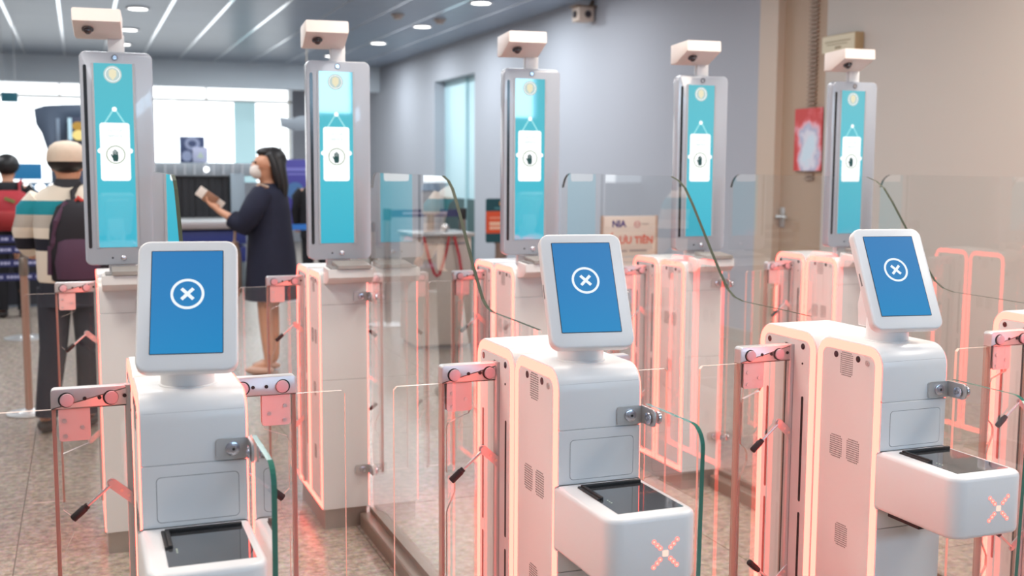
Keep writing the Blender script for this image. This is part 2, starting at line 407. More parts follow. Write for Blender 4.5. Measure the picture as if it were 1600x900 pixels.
def add_door(p, left=True, extra=0.0):
    """Swing gate: hinged arm with buttons, clamp, acrylic panes and the stop linkage."""
    s = -1 if left else 1
    X = (lambda x: x) if left else (lambda x: W-x)
    def bx(m, x0, x1, *a, **k): return m.box(min(X(x0), X(x1)), max(X(x0), X(x1)), *a, **k)
    Y = .342
    arm = MB()
    pts = rrect(-.146, .902, .004, .941, .008, 5, (0, 0, 0, 1))
    if not left: pts = [(W-x, z) for x, z in pts][::-1]
    arm.poly(pts, 'xz', Y-.014, Y+.014, .002)
    a = arm.build('gate_arm', M_STEEL, p)
    for x in (-.117, -.036):
        MB().cyl((X(x), Y-.013, .9195), (X(x), Y-.020, .9195), .0128, n=24, bev=.002).build('arm_button', M_PINK, a)
        MB().cyl((X(x)+.0015*s, Y-.013, .9195), (X(x)+.0015*s, Y-.0155, .9195), .0146, n=24).build('button_collar', M_RUBBER, a)
    m = MB()
    for x, z in ((-.085, .9205), (-.058, .9205), (-.012, .9215)): m.cyl((X(x), Y-.013, z), (X(x), Y-.0155, z), .0038, n=10)
    m.build('arm_screw', M_DARK, a)
    # clamp plate
    pts = rrect(-.133, .838, -.076, .903, .006, 4, (1, 1, 0, 0)); pts = pts if left else [(W-x, z) for x, z in pts][::-1]
    MB().poly(pts, 'xz', Y-.0105, Y-.0065).build('clamp_plate', M_CLAMP, a)
    MB().poly(pts, 'xz', Y+.0065, Y+.0105).build('clamp_plate', M_CLAMP, a)
    m = MB()
    for x, z in ((-.122, .878), (-.090, .8635), (-.121, .848)):
        m.cyl((X(x), Y-.010, z), (X(x), Y-.0125, z), .0042, n=12)
    m.build('clamp_screw', M_STEEL, a)
    # sliding leaf with the cut-out profile
    pr = [(-.25-extra, .115), (-.25-extra, .893), (-.243-extra, .9), (-.078, .9), (-.077, .838), (-.080, .830), (-.127, .812), (-.131, .802), (-.131, .70), (-.118, .688), (-.112, .676), (-.112, .655), (-.128, .62), (-.131, .61), (-.131, .36), (-.112, .32), (-.112, .29), (-.131, .26), (-.131, .115)]
    pr = pr if left else [(W-x, z) for x, z in pr][::-1]
    m = MB(); m.poly(pr, 'xz', Y-.0045, Y+.0045, cap=1)
    m.build('gate_leaf', [M_ACRYL, M_EDGEP], a, smooth=0)
    # twin fixed panes under the arm with warm edges
    for dy in (-.010, .010):
        m = MB(); pp = [(X(-.145), .11), (X(-.145), .9015), (X(-.002), .9015), (X(-.002), .11)]
        if not left: pp = pp[::-1]
        m.poly(pp, 'xz', Y+dy-.0028, Y+dy+.0028, cap=1); m.build('fixed_pane', [M_ACRYL, M_EDGEB], a, smooth=0)
    m = MB(); bx(m, -.1448, -.1375, Y-.0065, Y+.0065, .11, .9015); m.build('pane_spacer', M_EDGEB, a, smooth=0)
    # stop linkage, upper and lower
    for z, d in ((.750, 1), (.34, -1)):
        l = MB(); pts = []
        p0, p1 = Vector((-.041, z)), Vector((.004, z-.040*d)); dv = (p1-p0).normalized(); nv = Vector((-dv.y, dv.x))*.0095
        arc = [(p0.x + (-dv.x*math.cos(t)*.0095) + nv.x*math.sin(t), p0.y + (-dv.y*math.cos(t)*.0095) + nv.y*math.sin(t)) for t in [math.radians(q) for q in range(-90, 91, 30)]]
        pts = [tuple(p1-nv)] + [tuple(q) for q in arc] + [tuple(p1+nv)]
        pts = [(X(x), zz) for x, zz in pts]
        l.poly(pts, 'xz', Y-.020, Y-.0165); lv = l.build('stop_lever', M_STEEL, p)
        m = MB()
        for t in (.40, .68):
            q = p0.lerp(p1, t); m.cyl((X(q.x), Y-.0195, q.y), (X(q.x), Y-.0208, q.y), .0036, n=10)
        m.build('lever_hole', M_EDGEP, lv)
        m = MB().cyl((X(-.041), Y-.016, z), (X(-.041), Y-.024, z), .0062, n=14); m.build('lever_pin', M_STEEL, lv)
        e = Vector((-.104, z-.056*d))
        MB().cyl((X(-.043), Y-.021, z-.003*d), (X(e.x), Y-.018, e.y), .0032, n=8).build('stop_rod', M_STEEL, lv)
        q = Vector((e.x+.041, e.y-z+z)); dv = (Vector((e.x, e.y))-Vector((-.043, z-.003*d))).normalized()
        t0 = Vector((e.x, e.y))-dv*.018; t1 = Vector((e.x, e.y))+dv*.014
        m = MB().cyl((X(t0.x), Y-.018, t0.y), (X(t1.x), Y-.018, t1.y), .0078, n=12, bev=.002)
        m.cyl((X((t0-dv*.006).x), Y-.018, (t0-dv*.006).y), (X(t0.x), Y-.018, t0.y), .0066, n=12)
        m.build('rubber_stop', M_RUBBER, lv)
    return a

def bracket(p, z, gx0):
    m = MB(); m.poly(rrect(.124, z-.018, .1795, z+.018, .006, 4, (1, 0, 0, 1)), 'xz', -.0045, 0)
    pts = [(-.0585, z)]
    pts = rrect(-.058, z-.0165, 0, z+.018, .010, 4, (1, 0, 0, 1))
    m.poly(pts, 'yz', .1775, .1815)
    b = m.build('glass_bracket', M_STEEL, p)
    m = MB(); m.cyl((.152, -.003, z), (.152, -.009, z), .0125, n=20, bev=.002); m.cyl((.152, -.009, z), (.152, -.0105, z), .006, n=14)
    m.build('bracket_bolt', M_KNOB, b)
    m = MB(); m.cyl((.1765, -.038, z-.001), (.172, -.038, z-.001), .0115, n=20, bev=.0015); m.cyl((.172, -.038, z-.001), (.1705, -.038, z-.001), .005, n=12)
    m.cyl((gx0+.010, -.038, z-.001), (gx0+.017, -.038, z-.001), .0125, n=20, bev=.0015)
    m.build('glass_bolt', M_KNOB, b)
    m = MB(); m.cyl((.153, -.0105, z), (.153, -.0112, z), .0026, n=8); m.build('bolt_socket', M_DARK, b)
    return b

def add_body(p):
    # front unit in three shells with real seams
    x0, x1 = .0, W
    def shell(nm, z0, z1, top=False):
        m = MB()
        m.poly(outline(0, .233, z0, z1, .047) if top else rrect(0, z0, .233, z1, .001, 1), 'yz', x0, x1, .003 if top else .0012)
        return m.build(nm, M_WHITE, p)
    shell('upper_shell', .8605, .981, True); shell('middle_shell', .5755, .8593); shell('lower_shell', .078, .5743)
    MB().box(.004, W-.004, .003, .23, .08, .95).build('inner_core', M_GAP, p, smooth=0)
    MB().poly(outline(.236, .471, .078, .981, .047), 'yz', x0, x1, .003).build('rear_shell', M_WHITE, p)
    MB().poly(rrect(.006, .008, W-.006, .46, .006, 4), 'xy', 0, .0775).build('plinth', M_PLINTH, p)
    add_side(p, 0, -1); add_side(p, W, 1)

def tablet(p):
    rz = Matrix.Rotation(-math.radians(9), 4, 'Z'); rx = Matrix.Rotation(-math.radians(28.9), 4, 'X')
    R = rz @ rx; C0 = Vector((.0888, .0733, 1.1315))
    def place(o): o.matrix_local = Matrix.Translation(C0*G) @ R
    m = MB(); m.poly(rrect(-.085, -.1285, .0865, .118, .021, 7), 'xz', .0008, .0245, .0045, 3)
    m.poly(rrect(-.060, -.10, .062, .09, .015, 5), 'xz', .022, .034, .004)
    b = m.build('tablet', M_WHITE, p); place(b)
    sc = MB().poly([(-.0605, -.0965), (.0605, -.0965), (.0605, .0965), (-.0605, .0965)], 'xz', -.0002, .003).build('screen', M_TAB, b, smooth=0)
    m = MB().ring(rrect(-.0618, -.0978, .0618, .0978, .0015, 2), rrect(-.0604, -.0964, .0604, .0964, .0015, 2), 'xz', .0001, .002); m.build('screen_bezel', M_RUBBER, b, smooth=0)
    m = MB(); m.ring(circ(.0005, .014, .0288, 40), circ(.0005, .014, .0242, 40), 'xz', -.0009, -.0002)
    for q in (45, 135):
        c, s = math.cos(math.radians(q))*.0142, math.sin(math.radians(q))*.0142
        m.poly(bar((.0005-c, .014-s), (.0005+c, .014+s), .0058), 'xz', -.0009-.0001*(q > 90), -.0002)
    m.build('cross_icon', M_ICON, b, smooth=0)
    m = MB(); m.box(-.0858, -.0848, .009, .013, -.02, .01); m.build('side_button', M_GAP, b)
    n = MB(); n.cyl((.0888, .098, .975), (.0888, .098, 1.034), .047, n=40, bev=.003); n.cyl((.0888, .098, .975), (.0888, .098, .984), .051, n=40, bev=.003)
    n.build('tablet_neck', M_WHITE, p)
    n = MB(); n.poly([(.085, 1.01), (.155, 1.01), (.160, 1.06), (.150, 1.10), (.128, 1.088)], 'yz', .050, .128, .006); n.build('tablet_hinge', M_WHITE, p)

def scanner(p):
    m = MB()
    pts = rrect(-.007, -.237, .1785, .004, .034, 8, (1, 1, 0, 0))
    m.poly(pts, 'xy', .622, .7515, .010, 3)
    b = m.build('scanner_housing', M_WHITE, p)
    MB().poly([(.028, -.203), (.162, -.203), (.162, -.028), (.028, -.028)], 'xy', .7495, .7522).build('scanner_glass', M_BLACKG, b, smooth=0)
    m = MB(); m.box(.034, .161, -.038, -.030, .7515, .7585, .0012); m.box(.034, .041, -.118, -.030, .7515, .7580, .0015); m.box(.028, .034, -.118, -.029, .7515, .7555, .001)
    m.build('scanner_rim', M_RUBBER, b)
    m = MB()
    for k in range(3): m.cyl((.046, -.124-.008*k, .752), (.046, -.124-.008*k, .7527), .0016, n=8)
    m.build('scanner_led', mat('tiny_pale_led', (.6, .7, .6), .4), b)
    m = MB(); cx, cz = .107, .681
    for t in (.0105, .0165, .0235):
        for sx in (-1, 1):
            for sz in (-1, 1): m.cyl((cx+sx*t, -.2368, cz+sz*t), (cx+sx*t, -.2378, cz+sz*t), .0042, n=12)
    m.build('cross_light_halo', M_LEDX, b, smooth=0)  # outer discs paint the red halo around each lit core
    m = MB()
    for t in (.0105, .0165, .0235):
        for sx in (-1, 1):
            for sz in (-1, 1): m.cyl((cx+sx*t, -.2374, cz+sz*t), (cx+sx*t, -.2381, cz+sz*t), .0021, n=10)
    m.poly(rrect(cx-.0058, cz-.0058, cx+.0058, cz+.0058, .002, 3), 'xz', -.2381, -.2368)
    m.build('cross_light_core', M_LEDC, b, smooth=0)
    MB().box(.018, .120, -.110, -.012, .606, .623, .002).build('card_reader', M_RUBBER, p)
    # service hatch on the front face
    m = MB(); o = rrect(.024, .7595, .1625, .8395, .008, 5); m.poly(rrect(.025, .7605, .1615, .8385, .0075, 5), 'xz', -.0007, .001)
    h = m.build('service_hatch', M_WHITE, p, smooth=0)
    MB().ring(o, rrect(.0252, .7607, .1613, .8383, .0073, 5), 'xz', -.0003, .001).build('hatch_gap', M_GAP, h, smooth=0)

def guard_glass(p):
    g0, g1 = .1835, .1925
    m = MB(); pts = [(-.006, .12), (-.006, .902)]
    for k in range(8):
        t = math.radians(90+90*k/7); pts.append((-.183+.040*math.cos(t), .862+.040*math.sin(t)))
    pts += [(-.223, .862), (-.214, .5), (-.205, .12)]
    m.poly(pts, 'yz', g0, g1, cap=1)
    m.bm.normal_update()
    for f in m.bm.faces:
        if f.normal.y > .9: f.material_index = 0
    m.build('guard_glass', [M_GLASS, M_EDGE], p, smooth=0)

def front_pedestal(label, x, y):
    p = thing('gate_pedestal', label, 'egate', (x, y, 0), 'front gate pedestals with tablets')
    add_body(p); tablet(p); scanner(p); guard_glass(p); bracket(p, .881, .1925-.010); bracket(p, .22, .1925-.010)
    add_door(p, True); add_door(p, False)
    return p

def rear_tower(p):
    Y0, Y1 = .028, .072
    m = MB(); m.poly(rrect(-.036, 1.027, .201, 1.757, .022, 6), 'xz', Y0, Y1, .004, 2)
    t = m.build('tower_frame', M_TOWFRAME, p)
    MB().poly([(.0095, 1.088), (.1345, 1.088), (.1345, 1.718), (.0095, 1.718)], 'xz', Y0-.0012, Y0+.002).build('tower_screen', M_TOW, t, smooth=0)
    m = MB(); m.box(.0030, .0095, Y0-.003, Y0+.002, 1.086, 1.720); m.box(.1345, .1425, Y0-.003, Y0+.002, 1.086, 1.720)
    m.build('screen_side_trim', mat('trim_grey', (.36, .38, .42), .3), t, smooth=0)
    MB().poly(rrect(-.0245, 1.085, -.0135, 1.712, .0054, 5), 'xz', Y0-.0008, Y0+.002).build('sensor_window', mat('sensor_black', (.02, .022, .026), .15), t, smooth=0)
    c = .0725; F = Y0-.0012
    m = MB().poly(circ(c-.002, 1.681, .0295, 30), 'xz', F-.0006, F); m.build('emblem_disc', M_PALE, t, smooth=0)
    m = MB(); m.poly([(c-.014, 1.694), (c-.002, 1.700), (c+.010, 1.694), (c+.010, 1.676), (c-.002, 1.661), (c-.014, 1.676)], 'xz', F-.0009, F-.0004); m.build('emblem_mark', M_GOLDS, t, smooth=0)
    m = MB(); m.ring(circ(c-.002, 1.681, .0245, 30), circ(c-.002, 1.681, .0225, 30), 'xz', F-.0009, F-.0004); m.build('emblem_ring', M_CARD, t, smooth=0)
    m = MB(); m.poly(bar((c, 1.567), (c-.033, 1.515), .006), 'xz', F-.0006, F); m.poly(bar((c, 1.567), (c+.033, 1.515), .006), 'xz', F-.00055, F)
    m.build('card_strap', M_STRAP, t, smooth=0)
    m = MB(); m.poly(circ(c, 1.563, .0085, 18), 'xz', F-.0008, F); m.poly(rrect(c-.050, 1.318, c+.048, 1.517, .010, 5), 'xz', F-.0009, F)
    m.poly(circ(c-.050, 1.421, .009, 16), 'xz', F-.0008, F); m.poly(circ(c+.048, 1.421, .009, 16), 'xz', F-.0008, F)
    m.build('notice_card', M_CARD, t, smooth=0)
    m = MB(); m.ring(circ(c, 1.408, .031, 32), circ(c, 1.408, .0284, 32), 'xz', F-.0013, F-.0008); m.build('hand_circle', M_OLIVE, t, smooth=0)
    m = MB(); hx, hz = c-.001, 1.395
    m.poly(rrect(hx-.009, hz-.006, hx+.0095, hz+.014, .004, 4), 'xz', F-.0014, F-.0008); m.poly(rrect(hx-.007, hz-.010, hx+.0075, hz, .0015, 3), 'xz', F-.00135, F-.0008)
    for dx, ht in ((-.0068, .026), (-.0022, .0305), (.0026, .029), (.0072, .024)): m.poly(rrect(hx+dx-.0018, hz+.008, hx+dx+.0018, hz+ht, .0016, 3), 'xz', F-.0013-.00003*ht*1000, F-.0008)
    m.poly(bar((hx-.008, hz+.002), (hx-.0135, hz+.014), .0042), 'xz', F-.00135, F-.0008)
    m.build('hand_symbol', M_HAND, t, smooth=0)
    text_mb('OUT OF', .0125, M_PALE, 'card_text', t, (c, F-.0011, 1.490), depth=.0002)
    text_mb('SERVICE', .0125, M_PALE, 'card_text', t, (c, F-.0011, 1.471), depth=.0002)
    m = MB().ring(circ(.079, 1.738, .0105, 20), circ(.079, 1.738, .007, 20), 'xz', Y0-.002, Y0+.002); m.build('lens_ring', mat('lens_ring', (.2, .2, .22), .3, .6), t)
    MB().cyl((.079, Y0+.002, 1.738), (.079, Y0-.001, 1.738), .007, n=16).build('lens', M_KNOB, t)
    m = MB().ball((.088, Y0-.001, 1.050), .0095, (1, .5, 1)); m.build('bottom_knob', M_KNOB, t)
    MB().cyl((.052, Y0+.002, 1.051), (.052, Y0-.0006, 1.051), .0035, n=10).build('small_hole', M_DARK, t)
    MB().box(.04, .13, .068, .095, .975, 1.60, .004).build('tower_spine', M_WHITE, p)
    # camera head on a neck
    n = MB().box(.058, .112, .042, .066, 1.755, 1.815, .002); n.build('camera_neck', M_WHITE, p)
    m = MB(); m.poly([(.085, 1.882), (-.072, 1.888), (-.075, 1.846), (.03, 1.803), (.085, 1.803)], 'yz', -.050, .104, .006, 2)
    m.xf(Matrix.Translation((.028, 0, 0)) @ Matrix.Rotation(math.radians(-4), 4, 'Z') @ Matrix.Translation((-.028, 0, 0)))
    h = m.build('camera_head', mat('camera_shell', (.80, .74, .71), .4), p)
    a = math.atan2(-.043, .105); d = Vector((0, math.cos(a), math.sin(a))); nrm = Vector((0, -math.sin(a)*-1, 0))
    nrm = Vector((0, -.38, -.92)).normalized(); c0 = Vector((-.005, -.025, 1.8255))
    m = MB().cyl(c0, c0+nrm*.006, .019, n=20, bev=.002); m.ball(c0+nrm*.007, .013, n=14); m.build('camera_lens', M_LENS, h)

def reader(p):
    m = MB(); m.poly([(.004, 1.003), (-.088, .998), (-.088, .968), (-.060, .945), (.004, .938)], 'yz', .012, .181, .004)
    m.build('reader_housing', M_WHITE, p)
    MB().box(.024, .172, -.080, .012, .998, 1.0055, .001).build('reader_tray', M_GAP, p)
    m = MB(); m.poly([(-.094, 1.000), (-.094, 1.013), (.012, 1.022), (.012, 1.004)], 'yz', .046, .170, .002); m.build('document_reader', mat('reader_grey', (.40, .37, .35), .35, .3), p)

def rear_pedestal(label, x, y):
    p = thing('tower_pedestal', label, 'egate', (x, y, 0), 'rear gate pedestals with display towers')
    add_body(p); reader(p); bracket(p, .888, .1965-.010); bracket(p, .225, .1965-.010)
    add_door(p, True); add_door(p, False); rear_tower(p)
    return p

fp = front_pedestal('white gate pedestal with tablet and scanner nearest on the left, only its front seen', XA, YA)
fronts = [fp]
for k, lab in ((1, 'white gate pedestal with tilted tablet in the middle, its red cross at the bottom edge'),
               (2, 'white gate pedestal with tilted tablet on the right, its red cross fully seen'),
               (3, 'white lit gate pedestal cut by the right picture edge'),
               (4, 'white gate pedestal beyond the right picture edge')):
    c = copy_tree(fp); c['label'] = lab; c.location = ((XA+S*k)*G, YA*G, 0); fronts.append(c)
rp = rear_pedestal('white tower pedestal leftmost of the back row, hand notice beside the striped sweater man', XR, YR)
for k, lab in ((1, 'white tower pedestal second in the back row, right of the woman in navy'),
               (2, 'white tower pedestal third in the back row, hiding part of an orange sign'),
               (3, 'white tower pedestal fourth in the back row, just right of the priority notice board'),
               (4, 'white tower pedestal last in the back row, beside the red poster')):
    c = copy_tree(rp); c['label'] = lab; c.location = ((XR+S*k)*G, YR*G, 0)
# small differences between the gates: how far each leaf has swung
def kids(o, base): return [c for c in o.children if c.name.split('.')[0] == base]
for k, dx in ((1, .012), (2, -.006)):
    for a in kids(fronts[k], 'gate_arm'):
        if sum(v.co.x for v in a.data.vertices)/len(a.data.vertices) < 0: a.location.x = dx*G

# ================================================================ long glass partitions between the rows
prof = [(.478, .075), (.478, .985), (.645, .9875), (.800, .9885), (.845, .996), (.882, .015+1.0), (.925, 1.058), (.975, 1.115), (1.03, 1.180), (1.10, 1.262), (1.145, 1.308), (1.185, 1.331), (1.235, 1.345), (2.03, 1.350)]
for k in range(1, 8):
    t = math.radians(90-90*k/7); prof.append((2.03+.072*math.cos(t), 1.278+.072*math.sin(t)))
prof += [(2.102, .075)]
plabs = ['clear glass partition behind the nearest left tablet', 'clear glass partition with curved dark edge rising left of the middle tablet',
         'clear glass partition with curved edge between middle and right tablets', 'clear glass partition with curved edge passing behind the right tablet',
         'clear glass partition by the beige wall at the right picture edge']
GX = .158
pg = thing('glass_partition', plabs[0], 'glass panel', (XA+GX, YA, 0), 'long glass partitions between gate rows')
m = MB(); m.poly(prof, 'yz', -.005, .005, cap=1); m.bm.normal_update()
for f in m.bm.faces:
    if abs(f.normal.y) > .97: f.material_index = 0
m.build('pane', [M_GLASS, M_EDGED], pg, smooth=0)
M_RAIL = mat('bronze_rail', (.34, .27, .225), .38, .6, noise=(.28, .22, .18), ns=12)
m = MB(); m.poly([(-.050, 0), (-.050, .05), (-.046, .054), (-.012, .056), (-.012, .076), (.012, .076), (.012, .056), (.046, .054), (.050, .05), (.050, 0)], 'xz', .474, 2.128)
m.build('floor_rail', M_RAIL, pg, smooth=0)
for k in range(1, 5):
    c = copy_tree(pg); c['label'] = plabs[k]; c.location = ((XA+GX+S*k)*G, YA*G, 0)

# ================================================================ ceiling downlights, detectors, camera
M_DL = emission('downlight_glow', (1, .98, .95), 7)
dls = [(.66, 13.05, 'downlight beside the left camera head, nearest of its column'), (.65, 15.07, 'second downlight in the column right of the left camera head'), (.64, 16.87, 'farthest downlight in the column right of the left camera head'),
       (3.97, 11.17, 'round ceiling downlight at the top picture edge'), (3.96, 13.28, 'round ceiling downlight beside the smoke detector'), (3.92, 15.26, 'round ceiling downlight nearest the far corner of the grey wall'), (3.70, 17.3, 'farthest small downlight by the second camera head')]
dl0 = None
for x, y, lab in dls:
    if dl0 is None:
        dl0 = thing('ceiling_downlight', lab, 'ceiling light', (x, y, CE), 'round ceiling downlights')
        MB().ring(circ(0, 0, .125, 28), circ(0, 0, .10, 28), 'xy', -.018, -.004).build('trim_ring', M_WHITE, dl0)
        MB().cyl((0, 0, -.004), (0, 0, -.014), .10, n=28).build('lamp_disc', M_DL, dl0, smooth=0)
    else:
        c = copy_tree(dl0); c.location = (x*G, y*G, CE*G); c['label'] = lab
def detector(x, y, lab):
    t = thing('smoke_detector', lab, 'smoke detector', (x, y, CE))
    MB().cyl((0, 0, -.004), (0, 0, -.02), .075, n=20).build('base', mat('detector_base', (.42, .36, .33), .6), t)
    MB().cyl((0, 0, -.02), (0, 0, -.06), .060, .040, n=20).build('dome', mat('detector_dome', (.5, .42, .38), .6), t)
detector(3.97, 12.6, 'brown smoke detector beside a round downlight'); detector(3.41, 12.4, 'small dark smoke detector farther left on the ceiling')
t = thing('wall_camera', 'beige box camera under the ceiling high on the grey wall', 'camera', (XW, 10.4, 2.90))
m = MB().box(-.20, -.03, -.085, .085, -.055, .085, .010); m.build('housing', mat('beige_housing', srgb(205, 185, 170), .5), t)
MB().box(-.23, -.0, -.095, .095, .085, .10, .004).build('hood', mat('brown_hood', srgb(120, 98, 80), .5), t)
m = MB().cyl((-.10, -.085, .012), (-.10, -.095, .012), .034, n=18); m.cyl((-.20, 0, .015), (-.215, 0, .015), .036, n=18); m.build('lens', M_LENS, t)
MB().cyl((-.04, 0, .095), (0, 0, .16), .02, n=10).build('mount', mat('brown_hood'), t)
# wall signs
t = thing('wall_sign', 'pale yellowish box sign high on the wall behind the right camera head', 'sign', (XW, 6.36, 2.225))
MB().box(-.07, 0, -.18, .18, -.062, .062, .004).build('sign_box', mat('sign_box_brown', srgb(165, 140, 105), .5), t)
MB().box(-.073, -.069, -.172, .172, -.056, .056).build('sign_face', mat('sign_face_cream', srgb(205, 196, 170), .5), t, smooth=0)
m = MB(); m.box(-.0745, -.073, -.13, .14, .012, .020); m.box(-.0745, -.073, -.10, .12, -.006, 0); m.box(-.0745, -.073, -.035, .03, -.035, -.018); m.build('faint_print', mat('sign_print', srgb(150, 138, 112), .6), t, smooth=0)
def poster_mat():
    m = bpy.data.materials.new('poster_print'); m.use_nodes = True; nt = m.node_tree; b = nt.nodes['Principled BSDF']; b.inputs['Roughness'].default_value = .45
    tc = nt.nodes.new('ShaderNodeTexCoord'); n = nt.nodes.new('ShaderNodeTexNoise'); n.inputs['Scale'].default_value = 8; n.inputs['Detail'].default_value = 5
    gr = nt.nodes.new('ShaderNodeTexGradient'); gr.gradient_type = 'SPHERICAL'
    mp = nt.nodes.new('ShaderNodeMapping'); mp.inputs['Scale'].default_value = (2, 5.2, 3.2); mp.inputs['Location'].default_value = (0, .1, .22)
    ad = nt.nodes.new('ShaderNodeMath'); ad.operation = 'MULTIPLY_ADD'; ad.inputs[1].default_value = .55
    mu = nt.nodes.new('ShaderNodeMath'); mu.operation = 'MULTIPLY'; mu.inputs[1].default_value = .62
    cr = nt.nodes.new('ShaderNodeValToRGB'); e = cr.color_ramp.elements
    e[0].position = .30; e[0].color = (*srgb(196, 50, 46), 1); e[1].position = .72; e[1].color = (*srgb(200, 222, 236), 1)
    for pos, c in ((.38, srgb(214, 92, 98)), (.46, srgb(226, 176, 190)), (.52, srgb(170, 178, 205)), (.60, srgb(215, 215, 228))): q = e.new(pos); q.color = (*c, 1)
    nt.links.new(tc.outputs['Object'], n.inputs['Vector']); nt.links.new(tc.outputs['Object'], mp.inputs['Vector']); nt.links.new(mp.outputs[0], gr.inputs[0])
    nt.links.new(n.outputs[0], mu.inputs[0]); nt.links.new(gr.outputs['Fac'], ad.inputs[0]); nt.links.new(mu.outputs[0], ad.inputs[2])
    nt.links.new(ad.outputs[0], cr.inputs[0]); nt.links.new(cr.outputs[0], b.inputs['Base Color'])
    return m
o = MB().box(-.004, .0, -.165, .165, -.22, .23).build('poster', poster_mat(), smooth=0, loc=(XW+.033, 6.80, 1.585)); tag(o, 'red poster with pale blue flowery print on the tan door', 'poster')

# ================================================================ things beyond the gates
def belt_post(name, x, y, h, lab, col, rad=.032, br=.17):
    t = thing(name, lab, 'barrier post', (x, y, 0), 'belt barrier posts in the queue')
    m = MB(); m.cyl((0, 0, 0), (0, 0, .012), br, n=28, bev=.004); m.cyl((0, 0, .012), (0, 0, .03), .06, .03, n=20); m.build('base', M_STEEL, t)
    MB().cyl((0, 0, .02), (0, 0, h), rad, n=16).build('pole', col, t)
    MB().cyl((0, 0, h-.10), (0, 0, h), rad+.004, n=16, bev=.003).build('belt_head', M_RUBBER if rad > .03 else M_POST, t)
    return t
M_POST = mat('post_grey', srgb(150, 140, 132), .35, .7)
M_ROD = mat('rose_rod', srgb(186, 150, 134), .4, .3)
belt_post('barrier_post', -.43, 9.6, .84, 'grey barrier post behind the striped sweater man holding navy belts', M_POST)
belt_post('barrier_post', -1.75, 9.6, .84, 'grey barrier post beyond the left picture edge', M_POST)
belt_post('barrier_post', -.30, 6.62, .872, 'slim rose coloured post under the man\'s left hand', M_ROD, .020, .12)
M_NAVY = mat('navy_belt', srgb(34, 40, 92), .6)
M_BTXT = mat('belt_print', srgb(170, 172, 205), .6)
for z, lab, n in ((.80, 'navy printed queue belt, uppermost left of the sweater man', 1), (.715, 'navy printed queue belt, second from top at left edge', 2), (.61, 'navy printed queue belt, third from top at left edge', 3), (.50, 'navy printed queue belt, lowest at left edge', 4)):
    t = thing('queue_belt', lab, 'belt', (-1.1, 9.6, z), 'navy queue belts at the left')
    MB().box(-.62, .80, -.042, -.038, -.028, .028).build('strap', M_NAVY, t, smooth=0)
    m = MB()
    x = .05 if n != 2 else .5
    random.seed(n)
    while x < .78:
        wd = random.uniform(.012, .03); m.box(x, x+wd, -.0425, -.0421, -.010, .010); x += wd+random.choice((.006, .006, .03))
    m.build('strap_print', M_BTXT, t, smooth=0)
# dark skirt board behind the belts
o = MB().box(-1.75, -.26, 11.8, 11.9, .02, .60).build('screen_board', mat('near_black_board', (.012, .012, .02), .6), smooth=0); tag(o, 'dark low board behind the navy queue belts at left', 'board')

# x-ray machine
t = thing('baggage_scanner', 'grey baggage scanner with black curtain behind the woman', 'x-ray machine', (0, 13, 0))
M_XG = mat('scanner_grey', srgb(150, 158, 166), .4, .2); M_XB = mat('curtain_black', (.012, .012, .016), .5); M_XD = mat('scanner_blue', srgb(32, 44, 110), .5)
MB().box(.70, 1.90, 0, 1.2, 1.27, 1.42, .01).build('hood', M_XG, t)
MB().box(1.60, 1.76, -.02, 1.2, 0, 1.30, .01).build('post', mat('scanner_post', srgb(140, 152, 162), .4, .3), t)
MB().box(.70, .92, -.02, 1.2, .0, 1.30, .01).build('post', mat('scanner_post'), t)
MB().box(.92, 1.60, .35, .37, .78, 1.27).build('inner_wall', M_XB, t, smooth=0)
cm = None
for k in range(9):
    if cm is None:
        o = MB().box(.925, .995, .05, .055, .80, 1.27).build('curtain_strip', M_XB, t, smooth=0); cm = o.data
    else:
        o = bpy.data.objects.new('curtain_strip', cm); COL.objects.link(o); o.parent = t
    o.location = (k*.0745*G, (.012*(k % 2))*G, 0)
MB().box(.80, 1.72, -.55, .35, .70, .77, .01).build('roller_bed', mat('roller_grey', srgb(150, 140, 140), .4, .3), t)
for k in range(7): MB().cyl((.85, -.5+k*.12, .775), (1.6, -.5+k*.12, .775), .03, n=10).build('roller', M_STEEL, t)
MB().box(.85, 1.70, -.50, 1.0, .53, .68, .01).build('blue_skirt', M_XD, t); MB().box(.85, 1.70, -.48, 1.0, .33, .50, .01).build('blue_skirt', M_XD, t); MB().box(.9, 1.65, -.4, .9, 0, .32).build('underframe', M_XB, t)
for k in range(10): MB().box(.78+k*.105, .80+k*.105, -.012, .0, 1.285, 1.405).build('hood_rib', mat('rib_pale', srgb(190, 194, 200), .4, .2), t, smooth=0)
MB().cyl((1.34, -.006, 1.345), (1.34, -.02, 1.345), .03, n=14).build('status_lamp', emission('white_status', (1, 1, 1), 3), t)
t = thing('notice_screen', 'dark blue notice board with white cloudy figures on the baggage scanner', 'notice board', (1.21, 13.2, 1.42))
MB().box(-.135, .135, -.02, .02, 0, .295, .004).build('board', mat('navy_board', srgb(58, 72, 110), .5), t)
m = MB(); m.ring(circ(.0, .215, .075, 24, 1.1), circ(.0, .215, .035, 24, 1.3), 'xz', -.024, -.019); m.poly(circ(-.06, .075, .06, 20), 'xz', -.0245, -.019); m.build('print_shape', mat('board_pale', srgb(150, 160, 190), .5), t, smooth=0)
MB().box(.0, .165, -.05, -.025, .005, .175, .004).build('white_card', mat('card_lilac', srgb(186, 190, 216), .5), t)
m = MB(); m.poly([(.045, .055), (.125, .055), (.085, .125)], 'xz', -.0525, -.0495); m.build('triangle_mark', mat('card_green', srgb(190, 205, 190), .5), t, smooth=0)

